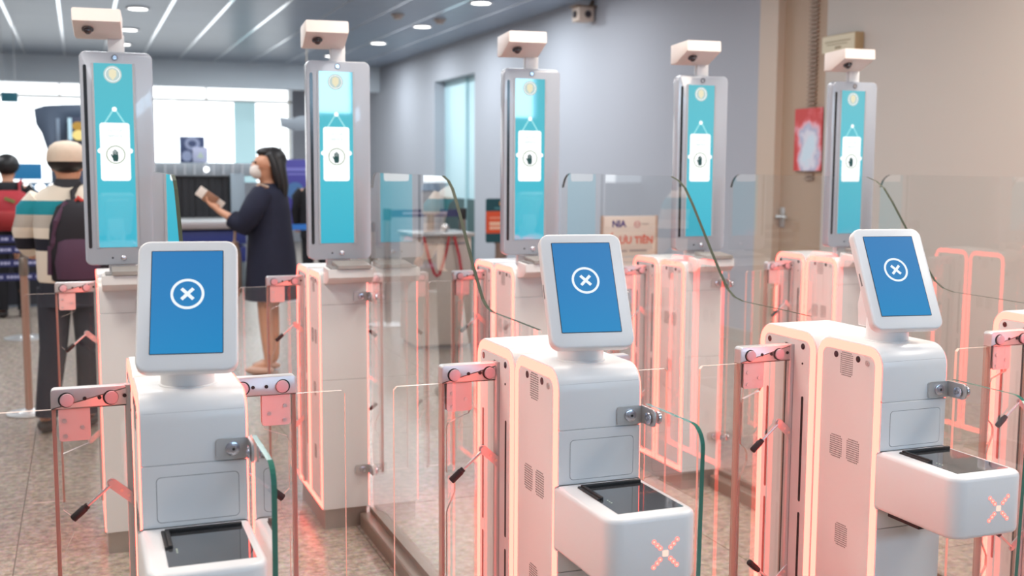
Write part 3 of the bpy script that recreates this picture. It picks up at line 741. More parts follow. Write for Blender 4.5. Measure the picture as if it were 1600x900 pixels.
# curved dark body-scanner arch at the left
t = thing('scanner_arch', 'large dark grey curved booth behind the cap of the man', 'scanner booth', (0, 12.2, 0))
M_ARCH = mat('arch_grey', srgb(78, 92, 112), .4, .2)
m = MB(); m.poly([(-.40, 1.94), (-.30, 1.975), (-.1, 1.99), (.22, 2.0), (.22, 1.86), (-.02, 1.86), (-.10, 1.80), (-.11, 1.0), (-.11, 0), (-.24, 0), (-.24, 1.25), (-.28, 1.50), (-.335, 1.70), (-.385, 1.79)], 'xz', 0, .5, .01); m.build('arch_shell', M_ARCH, t)
MB().box(-.10, .22, .30, .34, .0, 1.86).build('back_panel', mat('arch_dark', srgb(64, 72, 96), .5), t, smooth=0)
MB().box(-.20, -.165, -.01, 0, 1.40, 1.85, .003).build('light_seam', mat('arch_light', srgb(140, 158, 178), .4), t)
t = thing('golden_display', 'small glowing golden display beside the cap of the man', 'display', (.02, 12.0, 1.62))
MB().cyl((0, .04, -1.62), (0, .04, 0), .025, n=10).build('post', mat('arch_dark'), t); MB().box(-.11, .12, 0, .08, 0, .24, .006).build('case', mat('arch_dark'), t)
MB().box(-.108, -.07, -.006, 0, .01, .23).build('pale_strip', emission('pale_strip', srgb(190, 225, 240), 1.1), t, smooth=0)
m = MB(); m.ball((-.015, -.01, .15), .055, (1, .3, .8)); m.ball((.07, -.01, .155), .05, (1, .3, .8)); m.build('gold_upper', emission('gold_dim', srgb(190, 150, 70), 1), t)
m = MB(); m.ball((-.01, -.012, .06), .06, (1, .3, .85)); m.ball((.08, -.012, .06), .05, (1, .3, .7)); m.build('gold_lower', emission('gold_bright', srgb(245, 222, 140), 1.1), t)
t = thing('hanging_sign', 'small teal sign hanging under the window bar at upper left', 'sign', (-.76, 15, 2.15))
MB().box(-.095, .095, 0, .03, 0, .115, .003).build('panel', mat('sign_teal', srgb(50, 122, 138), .5), t)
for x in (-.07, .07): MB().cyl((x, .015, .115), (x, .015, CE-2.15), .004, n=6).build('hanger', M_STEEL, t)
# blue counter screens behind the boy
t = thing('check_counter', 'blue counter with bright lamps between the boy and the man in the cap', 'counter', (-.42, 14, 0))
MB().box(-.5, .6, 0, .6, 0, 1.16, .01).build('body', mat('counter_teal', srgb(60, 120, 160), .5), t)
MB().box(-.34, .02, -.02, 0, 1.22, 1.40, .003).build('screen', mat('counter_blue', srgb(40, 120, 170), .5, emit=srgb(40, 120, 170), es=.3), t)
m = MB()
for k in range(4): m.ball((-.28+k*.14, -.03, 1.13), .06, (1, .4, .75), n=12)
m.build('lamp_row', emission('lamp_row', (1, 1, 1), 2.2), t)
MB().box(.12, .20, .1, .3, 1.16, 1.48, .004).build('dark_monitor', mat('counter_navy', srgb(44, 70, 90), .5), t)
# purple banner and grey hanging panel at right of the woman
t = thing('purple_banner', 'purple blue banner board behind the woman\'s shoulder', 'banner', (2.6, 14.2, 0))
MB().box(-.28, .32, 0, .03, .62, 1.475, .004).build('board', mat('banner_purple', srgb(62, 56, 140), .5), t)
for x in (-.24, .28): MB().box(x-.02, x+.02, .03, .06, 0, 1.4).build('leg', M_POST, t)
m = MB(); m.box(-.18, .12, -.004, 0, 1.33, 1.37); m.box(-.14, .10, -.004, 0, 1.28, 1.30); m.build('banner_print', mat('banner_text', srgb(120, 118, 190), .5), t, smooth=0)
MB().box(.17, .30, -.004, 0, 1.38, 1.46).build('red_patch', mat('banner_red', srgb(190, 60, 80), .5), t, smooth=0)
m = MB(); m.poly(circ(-.05, 1.08, .11, 20), 'xz', -.004, 0); m.build('banner_seal', mat('banner_teal', srgb(70, 110, 160), .5), t, smooth=0)
t = thing('hanging_sign', 'grey hanging sign left of the second tower', 'sign', (2.6, 14.6, 1.90))
MB().poly([(-.16, .12), (.0, .10), (.1, .14), (.34, .14), (.34, -.02), (.05, -.06), (-.14, 0)], 'xz', 0, .04, .004).build('panel', mat('panel_grey', srgb(140, 146, 154), .5), t)
MB().cyl((-.15, .02, 0), (-.15, .02, -1.9), .012, n=8).build('pole', M_POST, t)
MB().cyl((.2, .02, .14), (.2, .02, CE-1.9), .008, n=8).build('hanger', M_POST, t)

# small counter with red lanyards seen through the second partition
t = thing('help_counter', 'pale counter with a red V-shaped ribbon seen through the glass partition', 'counter', (2.55, 8.0, 0))
MB().box(-.22, .22, 0, .45, .03, .86, .01).build('body', mat('counter_pale', srgb(196, 186, 178), .5), t)
MB().box(-.24, .24, -.03, .48, .86, .885, .004).build('top', mat('counter_top', srgb(178, 176, 176), .3, .3), t)
MB().box(-.2, .2, .02, .43, 0, .03).build('toe_kick', M_GAP, t)
MB().box(-.17, .17, -.006, 0, .80, .815).build('printed_line', M_GAP, t)
t2 = thing('ribbon_garland', 'red ribbon hanging in a V on the pale counter', 'ribbon', (2.55, 7.955, 0))
for pts in ([(-.17, .01, .86), (-.155, .005, .80), (-.125, 0, .68), (-.09, -.004, .585), (-.072, -.006, .565), (-.05, -.004, .58), (-.02, 0, .66), (.01, .004, .76), (.03, .008, .86)], [(.07, .01, .86), (.085, .006, .80), (.105, 0, .72), (.12, -.003, .62), (.135, -.004, .55)]):
    MB().tube(pts, .011, 8, .5).build('ribbon', mat('red_ribbon', srgb(176, 44, 52), .6), t2)
o = MB().ball((2.60, 8.12, .918), .032).build('glass_ornament', mat('bright_ball', (.9, .9, .9), .1, .9)); tag(o, 'small shiny ball on the pale counter top', 'ornament')
t = thing('round_lamp', 'grey round column lamp standing behind the pale counter', 'lamp', (2.66, 8.7, 0))
MB().cyl((0, 0, 0), (0, 0, 1.0), .03, n=14).build('pole', M_POST, t); MB().cyl((0, 0, 1.0), (0, 0, 1.19), .075, n=22, bev=.01).build('shade', mat('lamp_grey', srgb(176, 176, 180), .4), t)
MB().cyl((0, 0, 1.19), (0, 0, 1.25), .085, .06, n=22).build('cap', mat('lamp_blue', srgb(140, 165, 190), .4), t); MB().cyl((0, 0, 0), (0, 0, .02), .12, n=22).build('base', M_STEEL, t)
t = thing('queue_belt', 'indigo queue belt stretched behind the pale counter', 'belt', (2.6, 9.4, .98))
MB().box(-.12, .55, 0, .004, -.035, .03).build('strap', mat('indigo_belt', srgb(62, 66, 120), .6), t, smooth=0)
m = MB(); m.box(.02, .20, -.001, 0, -.012, .01); m.box(.24, .42, -.001, 0, -.012, .01); m.build('strap_print', M_BTXT, t, smooth=0)
belt_post('barrier_post', 2.48, 9.4, 1.02, 'grey barrier post behind the pale counter, left end of the indigo belt', M_POST)
belt_post('barrier_post', 3.17, 9.4, 1.02, 'grey barrier post behind the pale counter, right end of the indigo belt', M_POST)
# orange and teal standing sign
t = thing('standing_sign', 'orange and teal standing sign partly behind the third tower', 'sign', (3.58, 9.5, 0))
M_ST = mat('sign_dark_teal', srgb(20, 78, 88), .5); M_SO = mat('sign_orange', srgb(232, 88, 52), .5); M_BRN = mat('sign_brown', srgb(128, 104, 92), .5)
MB().poly(rrect(-.148, .70, .17, 1.10, .012, 4), 'xz', 0, .02).build('board', M_ST, t)
MB().box(-.152, .172, -.004, 0, .785, .985).build('orange_panel', M_SO, t, smooth=0)
m = MB(); m.box(-.12, .13, -.006, -.004, .915, .935); m.build('faint_line', mat('faint_orange', srgb(245, 150, 120), .5), t, smooth=0)
m = MB(); m.box(-.12, .02, -.006, -.004, .855, .89); m.box(-.12, .12, -.006, -.004, .82, .845); m.build('faint_line', mat('pale_orange', srgb(252, 200, 170), .5), t, smooth=0)
m = MB(); m.poly(circ(.0, 1.055, .024, 20), 'xz', -.004, 0); m.build('gold_dot', mat('gold_dot', srgb(222, 160, 80), .5), t, smooth=0)
MB().box(-.07, .12, -.004, 0, 1.005, 1.02).build('small_print', mat('teal_print', srgb(80, 140, 150), .5), t, smooth=0)
m = MB(); m.tube([(.03, .03, 0), (.02, .03, .45), (.0, .03, .60), (-.02, .03, .69), (-.06, .03, .725)], [.085, .075, .05, .03, .02], 12); m.build('stand', M_BRN, t)
MB().cyl((.03, .03, 0), (.03, .03, .02), .17, n=24).build('foot', M_BRN, t)
# priority notice board
t = thing('priority_board', 'cream notice board with purple and orange lettering between third and fourth towers', 'notice board', (3.50, 6.8, 0))
M_CRM = mat('board_cream', srgb(232, 216, 204), .5)
MB().box(-.20, .20, 0, .02, .775, 1.052, .003).build('board', M_CRM, t)
m = MB(); m.box(-.212, -.20, -.006, .026, .70, 1.055); m.box(.20, .212, -.006, .026, .70, 1.055); m.build('frame', mat('board_frame', srgb(190, 160, 142), .4), t)
text_mb('NIA', .062, mat('text_purple', srgb(86, 72, 136), .5), 'board_logo', t, (-.085, -.002, .998), bold=.0022)
m = MB(); m.ring(circ(.055, .995, .024, 20), circ(.055, .995, .017, 20), 'xz', -.002, 0); m.box(.035, .078, -.002, 0, .992, .999); m.build('emblem', mat('emblem_rose', srgb(220, 160, 160), .5), t, smooth=0)
m = MB(); m.box(.09, .145, -.002, 0, .993, 1.0); m.build('emblem_line', mat('emblem_grey', srgb(180, 165, 160), .5), t, smooth=0)
text_mb('LỐI ƯU TIÊN', .068, mat('text_orange', srgb(226, 112, 88), .5), 'board_text', t, (-.012, -.002, .885), bold=.002)
m = MB(); m.box(-.16, -.02, -.002, 0, .808, .820); m.box(0, .13, -.002, 0, .808, .822); m.build('small_print', mat('print_grey', srgb(170, 155, 150), .5), t, smooth=0)
MB().box(-.20, .20, 0, .02, .735, .77).build('lower_rail', M_CRM, t, smooth=0); MB().box(-.20, .20, 0, .02, .70, .73).build('lower_rail', M_CRM, t, smooth=0)
MB().cyl((-.09, .012, 0), (-.09, .012, .70), .035, n=14).build('stand_post', M_BRN, t); MB().cyl((-.09, .012, 0), (-.09, .012, .02), .16, n=24).build('foot', M_BRN, t)
# ================================================================ people
M_SKIN = mat('skin', srgb(205, 150, 120), .5); M_HAIR = mat('black_hair', (.012, .011, .012), .45); M_EYE = mat('eye_dark', (.02, .015, .015), .2)
class Frame:
    def __init__(s, x, y, ang): s.o = Vector((x, y, 0)); s.f = Vector((math.cos(ang), math.sin(ang), 0)); s.l = Vector((-math.sin(ang), math.cos(ang), 0))
    def __call__(s, f, l, z): return s.f*f+s.l*l+Vector((0, 0, z))          # local to the person's own origin
def skin_mesh(name, nodes, edges, material, parent, sub=2):
    names = list(nodes); me = bpy.data.meshes.new(name)
    me.from_pydata([Vector(nodes[n][0])*G for n in names], [(names.index(a), names.index(b)) for a, b in edges], [])
    ob = bpy.data.objects.new('tmp', me); COL.objects.link(ob)
    md = ob.modifiers.new('s', 'SKIN'); md.use_smooth_shade = True
    for i, n in enumerate(names):
        r = nodes[n][1]; r = (r, r) if not isinstance(r, tuple) else r
        me.skin_vertices[0].data[i].radius = (r[0]*G, r[1]*G); me.skin_vertices[0].data[i].use_root = (i == 0)
    ss = ob.modifiers.new('d', 'SUBSURF'); ss.levels = sub; ss.render_levels = sub
    dg = bpy.context.evaluated_depsgraph_get(); out = bpy.data.meshes.new_from_object(ob.evaluated_get(dg))
    bpy.data.objects.remove(ob); bpy.data.meshes.remove(me)
    out.name = name; out.materials.clear(); out.materials.append(material)
    for p in out.polygons: p.use_smooth = True
    o = bpy.data.objects.new(name, out); COL.objects.link(o)
    if parent: o.parent = parent
    return o
def loft(m, F, rings, n=24, wob=0):
    R = []
    for k, (z, cf, cl, rf, rl) in enumerate(rings):
        R.append([m.bm.verts.new(F(cf+rf*math.cos(2*math.pi*i/n)*(1+wob*math.sin(5*2*math.pi*i/n+k)), cl+rl*math.sin(2*math.pi*i/n)*(1+wob*math.sin(7*2*math.pi*i/n)), z)) for i in range(n)])
    fs = [m.bm.faces.new(R[0]), m.bm.faces.new(R[-1])]
    for a, b in zip(R, R[1:]):
        for i in range(n): fs.append(m.bm.faces.new((a[i], a[(i+1) % n], b[(i+1) % n], b[i])))
    m._tag(fs); bmesh.ops.recalc_face_normals(m.bm, faces=fs); return m
def hand_nodes(F, N, E, wrist, w, d, up, s=1):
    """Palm with four bent fingers and a thumb; d: pointing direction, up: thumb side (local f,l,z)."""
    d = Vector(d).normalized(); u = Vector(up); u = (u-d*u.dot(d)).normalized(); n = d.cross(u)
    b = Vector(wrist)
    def P(a, c, e): v = b+d*a*s+u*c*s+n*e*s; return F(*v)
    N[w+'palm'] = (P(.045, 0, 0), (.013, .028)); E.append((w, w+'palm'))
    for i, (c, L) in enumerate(((.024, .062), (.008, .070), (-.008, .066), (-.024, .052))):
        N[f'{w}k{i}'] = (P(.075, c, 0), .0085); N[f'{w}m{i}'] = (P(.075+L*.5, c*1.05, -.012), .0078); N[f'{w}t{i}'] = (P(.075+L*.82, c*1.05, -.032), .0065)
        E += [(w+'palm', f'{w}k{i}'), (f'{w}k{i}', f'{w}m{i}'), (f'{w}m{i}', f'{w}t{i}')]
    N[w+'th1'] = (P(.035, .036, -.006), .009); N[w+'th2'] = (P(.062, .050, -.018), .0075)
    E += [(w+'palm', w+'th1'), (w+'th1', w+'th2')]
def body(F, p, h, arms, feet, FH=None, skinm=None):
    """One continuous figure. h: head centre height; arms: (shoulder, elbow, wrist, hand dir, thumb) per side in (f,l,z)."""
    k = h/1.385; FH = FH or F
    N = {'pelvis': (F(0, 0, .80*k), (.105, .135)), 'waist': (F(0, 0, .93*k), (.085, .115)), 'chest': (F(.01, 0, 1.10*k), (.095, .135)), 'neckb': (F(0, 0, 1.235*k), (.055, .06)),
         'neck': (F(.01, 0, 1.285*k), .046), 'jaw': (FH(.03, 0, 1.325*k), (.062, .052)), 'head': (FH(.018, 0, 1.385*k), (.088, .070)), 'crown': (FH(.008, 0, 1.445*k), (.070, .060)),
         'nose': (FH(.118, 0, 1.365*k), .010), 'chin': (FH(.085, 0, 1.315*k), .022)}
    E = [('pelvis', 'waist'), ('waist', 'chest'), ('chest', 'neckb'), ('neckb', 'neck'), ('neck', 'jaw'), ('jaw', 'head'), ('head', 'crown'), ('head', 'nose'), ('jaw', 'chin')]
    for s, (sh, el, wr, hd, th), ft in ((1, arms[0], feet[0]), (-1, arms[1], feet[1])):
        q = 'L' if s > 0 else 'R'
        N[q+'ear'] = (FH(.005, s*.078, 1.375*k), .014); E.append(('head', q+'ear'))
        N[q+'sh'] = (F(*sh), .050); N[q+'el'] = (F(*el), .036); N[q+'wr'] = (F(*wr), .022)
        E += [('chest', q+'sh'), (q+'sh', q+'el'), (q+'el', q+'wr')]
        hand_nodes(F, N, E, wr, q+'wr', hd, th)
        hip, kn, an, toe = ft
        N[q+'hip'] = (F(*hip), .080); N[q+'kn'] = (F(*kn), .050); N[q+'cf'] = (F(*(Vector(kn)*.65+Vector(an)*.35)), .046); N[q+'an'] = (F(*an), .030); N[q+'toe'] = (F(*toe), (.026, .018))
        E += [('pelvis', q+'hip'), (q+'hip', q+'kn'), (q+'kn', q+'cf'), (q+'cf', q+'an'), (q+'an', q+'toe')]
    b = skin_mesh('body', N, E, skinm or M_SKIN, p)
    for s in (1, -1):
        m = MB().ball(FH(.094, s*.030, 1.392*k), .0085, n=10); m.build('eye', M_EYE, p)
    m = MB().ball(FH(.098, 0, 1.338*k), .012, (.7, .9, .35), n=10); m.build('mouth', mat('lips', srgb(170, 95, 90), .5), p)
    return b
def feet_std(k, fl=.09, fr=.09, sl=0, sr=0):
    return [((0, s*.075, .76*k), (.015+st*.4, s*(.075+a)/2*1.02, .43*k), (-.01+st, s*a, .075), (.12+st, s*(a+.015), .028)) for s, a, st in ((1, fl, sl), (-1, fr, sr))]
def person(label, x, y, ang, group=None):
    p = thing('person', label, 'person', (x, y, 0)); return p, Frame(x, y, ang)

# woman in navy
p, F = person('woman in a navy coat and white face mask, turned left, holding papers', 1.165, 7.45, math.radians(152))
k = 1.02
arms = [((0, .145, 1.20), (.09, .195, .99), (.285, .150, 1.085), (.75, -.1, .62), (0, -1, .3)), ((0, -.145, 1.20), (.04, -.19, .98), (.20, -.12, 1.0), (.9, .3, .2), (0, .6, .8))]
FH = Frame(1.165, 7.45, math.radians(186))
body(F, p, 1.395, arms, feet_std(k, .085, .10, 0, .02), FH)
M_NAVYC = mat('navy_cloth', srgb(24, 28, 52), .85, noise=srgb(18, 21, 42), ns=20)
m = MB()
loft(m, F, [(.50, -.01, 0, .175, .205), (.53, -.01, 0, .175, .205), (.66, -.01, 0, .165, .20), (.80, -.01, 0, .155, .195), (.95, -.005, 0, .140, .180), (1.08, 0, 0, .135, .180), (1.17, 0, 0, .12, .172), (1.22, 0, 0, .095, .135), (1.25, .005, 0, .07, .085), (1.265, .008, 0, .062, .066)], wob=.015)
m.tube([F(0, .13, 1.195), F(.02, .185, 1.14), F(.07, .215, 1.04), (F(.10, .205, .995)), F(.15, .185, 1.015), F(.185, .175, 1.035)], [.075, .080, .074, .068, .062, .060], 14)
m.tube([F(0, -.13, 1.195), F(.02, -.18, 1.12), F(.05, -.205, 1.0), F(.12, -.17, .985), F(.16, -.14, .995)], [.075, .076, .070, .062, .058], 14)
m.build('coat', M_NAVYC, p, smooth=60)
m = MB(); m.ball(FH(-.028, 0, 1.418), .094, (1.0, .90, .94), n=20, rot=Matrix.Rotation(math.radians(186), 3, 'Z'))
m.ball(FH(.012, 0, 1.468), .058, (1.15, 1.05, .60), n=16, rot=Matrix.Rotation(math.radians(186), 3, 'Z'))
loft(m, FH, [(1.17, -.088, .005, .028, .070), (1.25, -.078, .003, .050, .092), (1.34, -.062, 0, .055, .088), (1.42, -.045, 0, .065, .084), (1.47, -.03, 0, .05, .06)])
for q in (1, -1): m.tube([FH(.012, q*.070, 1.455), FH(-.012, q*.082, 1.40), FH(-.030, q*.084, 1.32), FH(-.05, q*.075, 1.23)], [.020, .026, .026, .012], 8)
m.build('hair', M_HAIR, p, smooth=60)
m = MB(); m.ball(FH(.074, 0, 1.345), .054, (.95, .95, 1.0), n=16); m.build('face_mask', mat('mask_white', srgb(226, 216, 208), .8), p)
m = MB()
for s in (1, -1): m.tube([FH(.07, s*.05, 1.36), FH(.01, s*.080, 1.385)], .003, 6)
m.build('mask_loop', mat('mask_white'), p)
for s, a, st in ((1, .085, 0), (-1, .10, .02)):
    m = MB(); m.ball(F(.055+st, s*(a+.005), .030), .05, (2.0, .85, .62), n=14, rot=Matrix.Rotation(math.radians(152), 3, 'Z')); m.build('shoe', mat('nude_shoe', srgb(200, 160, 140), .5), p)
px, py = 1.165, 7.45
t = thing('travel_papers', 'brown booklet with white paper held up by the woman in navy', 'passport', (0, 0, 0)); c = F(.345, .145, 1.165)+Vector((px, py, 0))
t.location = c*G; t.rotation_euler = (math.radians(10), math.radians(36), math.radians(4))
MB().box(-.045, .045, -.010, .0, -.036, .036, .002).build('booklet', mat('booklet_brown', srgb(150, 108, 84), .5), t)
MB().box(-.095, .095, .001, .007, -.034, .034, .001).build('paper', mat('paper_white', srgb(228, 218, 208), .6), t)
t = thing('shoulder_bag', 'beige shoulder bag hanging in front of the woman in navy', 'bag', (px, py, 0))
m = MB(); loft(m, F, [(.52, .21, .10, .02, .05), (.55, .215, .10, .045, .085), (.66, .22, .10, .050, .10), (.80, .215, .10, .045, .085), (.88, .205, .10, .015, .06)]); m.build('bag_body', mat('bag_beige', srgb(196, 172, 152), .7, noise=srgb(180, 155, 136), ns=15), t, smooth=60)
MB().tube([F(.19, .14, .87), F(.17, .17, 1.0), F(.10, .165, 1.13), F(.02, .13, 1.262), F(-.03, .10, 1.24)], .010, 8).build('strap', mat('bag_beige'), t)

# man in striped sweater
p, F = person('man in a beige cap and striped sweater seen from behind at left', -.055, 6.1, math.radians(82))
arms = [((0, .155, 1.20), (.08, .205, .975), (.36, .235, .905), (.9, .15, -.35), (0, -1, .2)), ((0, -.155, 1.20), (.02, -.20, .96), (.20, -.16, .86), (.9, 0, -.4), (0, 1, .2))]
body(F, p, 1.375, arms, feet_std(1.0, .15, .05, 0, .10))
def stripes():
    m = bpy.data.materials.new('striped_knit'); m.use_nodes = True; nt = m.node_tree; b = nt.nodes['Principled BSDF']; b.inputs['Roughness'].default_value = .9
    tc = nt.nodes.new('ShaderNodeTexCoord'); sp = nt.nodes.new('ShaderNodeSeparateXYZ'); mr = nt.nodes.new('ShaderNodeMapRange'); cr = nt.nodes.new('ShaderNodeValToRGB'); cr.color_ramp.interpolation = 'CONSTANT'
    z0, z1 = .70, 1.30; mr.inputs[1].default_value = z0*G; mr.inputs[2].default_value = z1*G
    cs = [(.70, srgb(236, 224, 208)), (.945, srgb(30, 30, 44)), (1.005, srgb(238, 226, 210)), (1.06, srgb(196, 188, 178)), (1.125, srgb(30, 146, 162)), (1.195, srgb(240, 230, 214))]
    e = cr.color_ramp.elements; e[0].position = 0; e[0].color = (*cs[0][1], 1); e[1].position = (cs[1][0]-z0)/(z1-z0); e[1].color = (*cs[1][1], 1)
    for z, c in cs[2:]: q = e.new((z-z0)/(z1-z0)); q.color = (*c, 1)
    nt.links.new(tc.outputs['Object'], sp.inputs[0]); nt.links.new(sp.outputs['Z'], mr.inputs[0]); nt.links.new(mr.outputs[0], cr.inputs[0]); nt.links.new(cr.outputs[0], b.inputs['Base Color'])
    return m
m = MB()
loft(m, F, [(.785, 0, 0, .125, .155), (.80, 0, 0, .130, .162), (.95, 0, 0, .128, .165), (1.08, 0, 0, .130, .176), (1.16, 0, 0, .120, .182), (1.215, 0, 0, .105, .172), (1.255, .005, 0, .085, .125), (1.28, .008, 0, .058, .065)], wob=.012)
m.tube([F(0, .13, 1.20), F(.01, .185, 1.14), F(.04, .215, 1.04), F(.085, .215, .975), F(.16, .222, .950)], [.068, .072, .066, .060, .052], 14)
m.tube([F(0, -.13, 1.20), F(.01, -.185, 1.13), F(.02, -.21, 1.0), F(.06, -.195, .94), F(.16, -.165, .88)], [.068, .072, .066, .058, .048], 14)
m.build('sweater', stripes(), p, smooth=60)
m = MB(); loft(m, F, [(1.255, -.005, 0, .070, .075), (1.285, 0, 0, .062, .066), (1.305, .004, 0, .055, .058)]); m.build('collar', mat('dark_collar', srgb(52, 54, 60), .8), p)
m = MB()
loft(m, F, [(.66, 0, 0, .115, .150), (.74, 0, 0, .122, .156), (.82, 0, 0, .118, .15)])
m.tube([F(0, .080, .75), F(.015, .10, .44), F(0, .145, .085)], [.088, .068, .055], 14); m.tube([F(0, -.080, .75), F(.05, -.07, .44), F(.09, -.05, .085)], [.088, .068, .055], 14)
m.build('trousers', mat('dark_trousers', srgb(40, 42, 54), .85), p, smooth=60)
for s, a, st in ((1, .15, 0), (-1, .05, .10)):
    m = MB(); m.ball(F(.05+st, s*a, .036), .055, (2.1, .85, .66), n=14, rot=Matrix.Rotation(math.radians(82), 3, 'Z')); m.build('shoe', mat('dark_shoe', srgb(44, 38, 38), .6), p)
m = MB(); m.ball(F(-.012, 0, 1.392), .094, (1, .84, .62), n=18); m.build('hair', M_HAIR, p)
m = MB(); loft(m, F, [(1.392, -.002, 0, .112, .096), (1.405, -.002, 0, .113, .097), (1.44, -.002, 0, .109, .093), (1.470, -.002, 0, .092, .078), (1.489, -.002, 0, .062, .053), (1.496, -.002, 0, .02, .018)])
m.poly([tuple(F(.10+.07*math.cos(t), .075*math.sin(t), 0).xy) for t in [math.radians(q) for q in range(-90, 91, 15)]], 'xy', 1.394, 1.400)
m.build('cap', mat('beige_cap', srgb(226, 208, 188), .8, noise=srgb(216, 198, 178), ns=40), p, smooth=50)
t = thing('backpack', 'black and purple backpack worn by the man in the striped sweater', 'backpack', (-.055, 6.1, 0))
M_BP = mat('pack_black', srgb(26, 22, 30), .8); M_BPP = mat('pack_purple', srgb(78, 50, 72), .8)
m = MB(); loft(m, F, [(.785, -.19, -.075, .05, .10), (.81, -.20, -.075, .085, .135), (.95, -.215, -.075, .095, .145), (1.08, -.205, -.075, .085, .135), (1.17, -.185, -.075, .06, .105), (1.205, -.165, -.075, .03, .06)]); m.build('pack_body', M_BP, t, smooth=60)
m = MB(); loft(m, F, [(.82, -.265, -.075, .05, .10), (.90, -.285, -.075, .055, .105), (1.0, -.27, -.075, .045, .09), (1.05, -.25, -.075, .02, .05)]); m.build('front_pocket', M_BPP, t, smooth=60)
m = MB(); m.tube([F(-.21, .045, .86), F(-.265, .035, 1.0), F(-.255, .02, 1.10), F(-.20, -.02, 1.19)], .016, 8); m.tube([F(-.24, .06, .84), F(-.255, .052, .98)], .014, 8); m.build('purple_piping', M_BPP, t)
m = MB(); m.tube([F(-.16, -.05, 1.165), F(-.10, -.035, 1.235), F(-.02, -.06, 1.268), F(.07, -.08, 1.22), F(.12, -.09, 1.10)], .024, 8, .5); m.build('shoulder_strap', mat('strap_dark', srgb(44, 42, 46), .8), t)
m = MB(); m.tube([F(-.19, -.06, 1.19), F(-.20, -.075, 1.215), F(-.19, -.10, 1.19)], .012, 8); m.build('grab_loop', mat('loop_red', srgb(200, 70, 60), .7), t)

# person with the red backpack
p, F = person('person with black hair and dark jacket at the far left edge, seen from behind', -.60, 11.0, math.radians(88))
arms = [((0, .15, 1.17), (.02, .20, .95), (.12, .19, .80), (.5, 0, -.8), (0, -1, .2)), ((0, -.15, 1.17), (.02, -.20, .95), (.12, -.19, .80), (.5, 0, -.8), (0, 1, .2))]
body(F, p, 1.345, arms, feet_std(.97))
M_BLKC = mat('black_cloth', srgb(22, 22, 28), .85)
m = MB(); loft(m, F, [(.72, 0, 0, .12, .155), (.95, 0, 0, .125, .165), (1.10, 0, 0, .12, .175), (1.18, 0, 0, .10, .15), (1.23, 0, 0, .07, .085)])
for s in (1, -1): m.tube([F(0, s*.13, 1.17), F(.01, s*.185, 1.1), F(.02, s*.20, .96), F(.10, s*.195, .83)], [.065, .07, .06, .048], 12)
m.build('jacket', M_BLKC, p, smooth=60)
m = MB(); loft(m, F, [(.65, 0, 0, .11, .145), (.78, 0, 0, .115, .15)])
for s in (1, -1): m.tube([F(0, s*.08, .74), F(.01, s*.085, .43), F(0, s*.09, .07)], [.085, .066, .052], 12)
m.build('trousers', M_BLKC, p, smooth=60)
for s in (1, -1):
    m = MB(); m.ball(F(.05, s*.09, .036), .055, (2, .85, .65), n=12, rot=Matrix.Rotation(math.radians(88), 3, 'Z')); m.build('shoe', mat('dark_shoe'), p)
m = MB(); m.ball(F(-.005, 0, 1.385), .105, (1.0, .92, .92), n=18); m.build('hair', M_HAIR, p)
t = thing('backpack', 'red backpack worn by the black haired person at the far left', 'backpack', (-.60, 11.0, 0))
M_RED = mat('pack_red', srgb(176, 42, 52), .7, noise=srgb(160, 36, 46), ns=12)
m = MB(); loft(m, F, [(.80, -.18, -.03, .05, .12), (.82, -.20, -.03, .08, .165), (.95, -.205, -.03, .09, .175), (1.05, -.195, -.03, .08, .165), (1.13, -.175, -.03, .05, .13), (1.155, -.16, -.03, .02, .08)]); m.build('pack_body', M_RED, t, smooth=60)
m = MB(); loft(m, F, [(.83, -.28, -.05, .025, .10), (.85, -.285, -.05, .04, .115), (.95, -.285, -.05, .035, .115), (.98, -.275, -.05, .02, .10)]); m.build('front_pocket', mat('pack_red_dark', srgb(158, 40, 42), .7), t, smooth=60)
m = MB(); m.box(-.04, .05, -.004, .004, -.013, .013); m.xf(Matrix.Translation(F(-.283, -.03, 1.075)) @ Matrix.Rotation(math.radians(22), 4, 'Y')); m.build('green_patch', mat('patch_green', srgb(120, 130, 70), .7), t)
m = MB()
for s in (1, -1): m.tube([F(-.16, s*.09-.02, 1.12), F(-.09, s*.10, 1.215), F(.0, s*.11, 1.235), F(.09, s*.12, 1.15), F(.12, s*.13, 1.02)], .022, 8, .5)
m.build('shoulder_strap', M_RED, t)
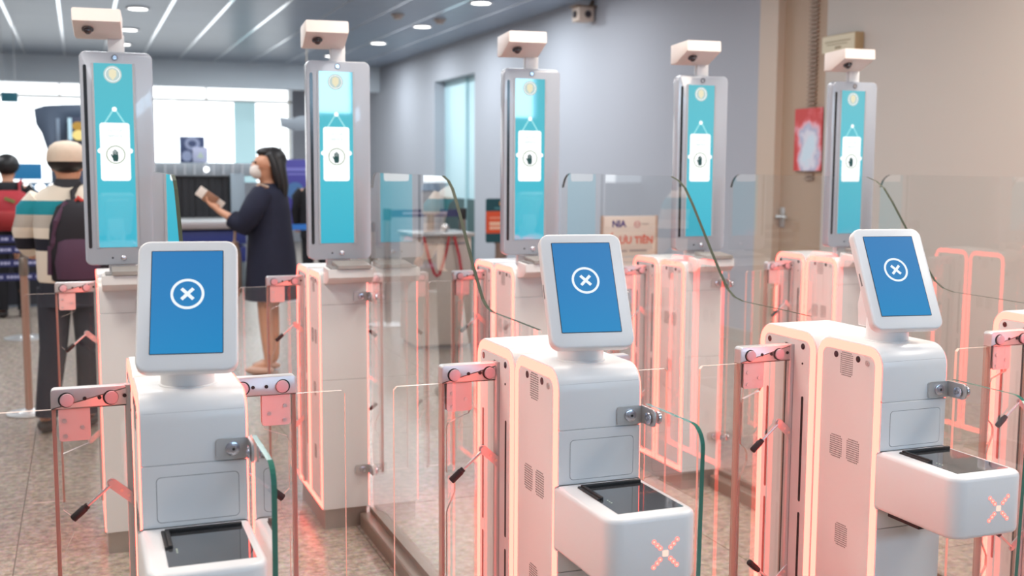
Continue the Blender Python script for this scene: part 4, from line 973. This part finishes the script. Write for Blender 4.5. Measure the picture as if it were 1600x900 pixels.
# third person, far behind
p, F = person('person in black with dark hair half hidden by the second tower', 2.37, 12.0, math.radians(80))
arms = [((0, .15, 1.12), (.02, .20, .90), (.12, .19, .76), (.5, 0, -.8), (0, -1, .2)), ((0, -.15, 1.12), (.02, -.20, .90), (.12, -.19, .76), (.5, 0, -.8), (0, 1, .2))]
body(F, p, 1.29, arms, feet_std(.93))
m = MB(); loft(m, F, [(.62, 0, 0, .13, .165), (.90, 0, 0, .125, .165), (1.05, 0, 0, .12, .17), (1.13, 0, 0, .10, .15), (1.18, 0, 0, .07, .085)])
for s in (1, -1): m.tube([F(0, s*.13, 1.12), F(.01, s*.185, 1.05), F(.02, s*.20, .91), F(.10, s*.195, .78)], [.065, .07, .06, .048], 12)
m.build('jacket', M_BLKC, p, smooth=60)
m = MB()
for s in (1, -1): m.tube([F(0, s*.08, .72), F(.01, s*.085, .42), F(0, s*.09, .07)], [.085, .066, .052], 12)
m.build('trousers', M_BLKC, p, smooth=60)
for s in (1, -1):
    m = MB(); m.ball(F(.05, s*.09, .036), .055, (2, .85, .65), n=12, rot=Matrix.Rotation(math.radians(80), 3, 'Z')); m.build('shoe', mat('dark_shoe'), p)
m = MB(); m.ball(F(-.01, 0, 1.325), .102, (1, .92, .92), n=18); m.build('hair', M_HAIR, p)
t = thing('sling_bag', 'red bag on the back of the far person beside the second tower', 'bag', (2.37, 12.0, 0))
m = MB(); loft(m, F, [(.74, -.18, -.04, .03, .07), (.78, -.19, -.04, .06, .10), (.92, -.195, -.04, .065, .11), (1.03, -.18, -.04, .05, .09), (1.06, -.165, -.04, .02, .05)]); m.build('bag_body', mat('sling_red', srgb(196, 52, 62), .6), t, smooth=60)
MB().tube([F(-.15, -.06, 1.03), F(-.06, -.07, 1.165), F(.05, -.05, 1.15), F(.12, .03, 1.02)], .012, 8).build('strap', M_BLKC, t)
t = thing('queue_belt', 'bright blue queue belt beside the second tower', 'belt', (2.1, 11.5, .76))
MB().box(-.10, .75, 0, .004, -.03, .03).build('strap', mat('bright_blue_belt', srgb(40, 110, 190), .6), t, smooth=0)
belt_post('barrier_post', 1.98, 11.5, .80, 'grey barrier post at the left end of the bright blue belt', M_POST)
belt_post('barrier_post', 2.87, 11.5, .80, 'grey barrier post at the right end of the bright blue belt', M_POST)
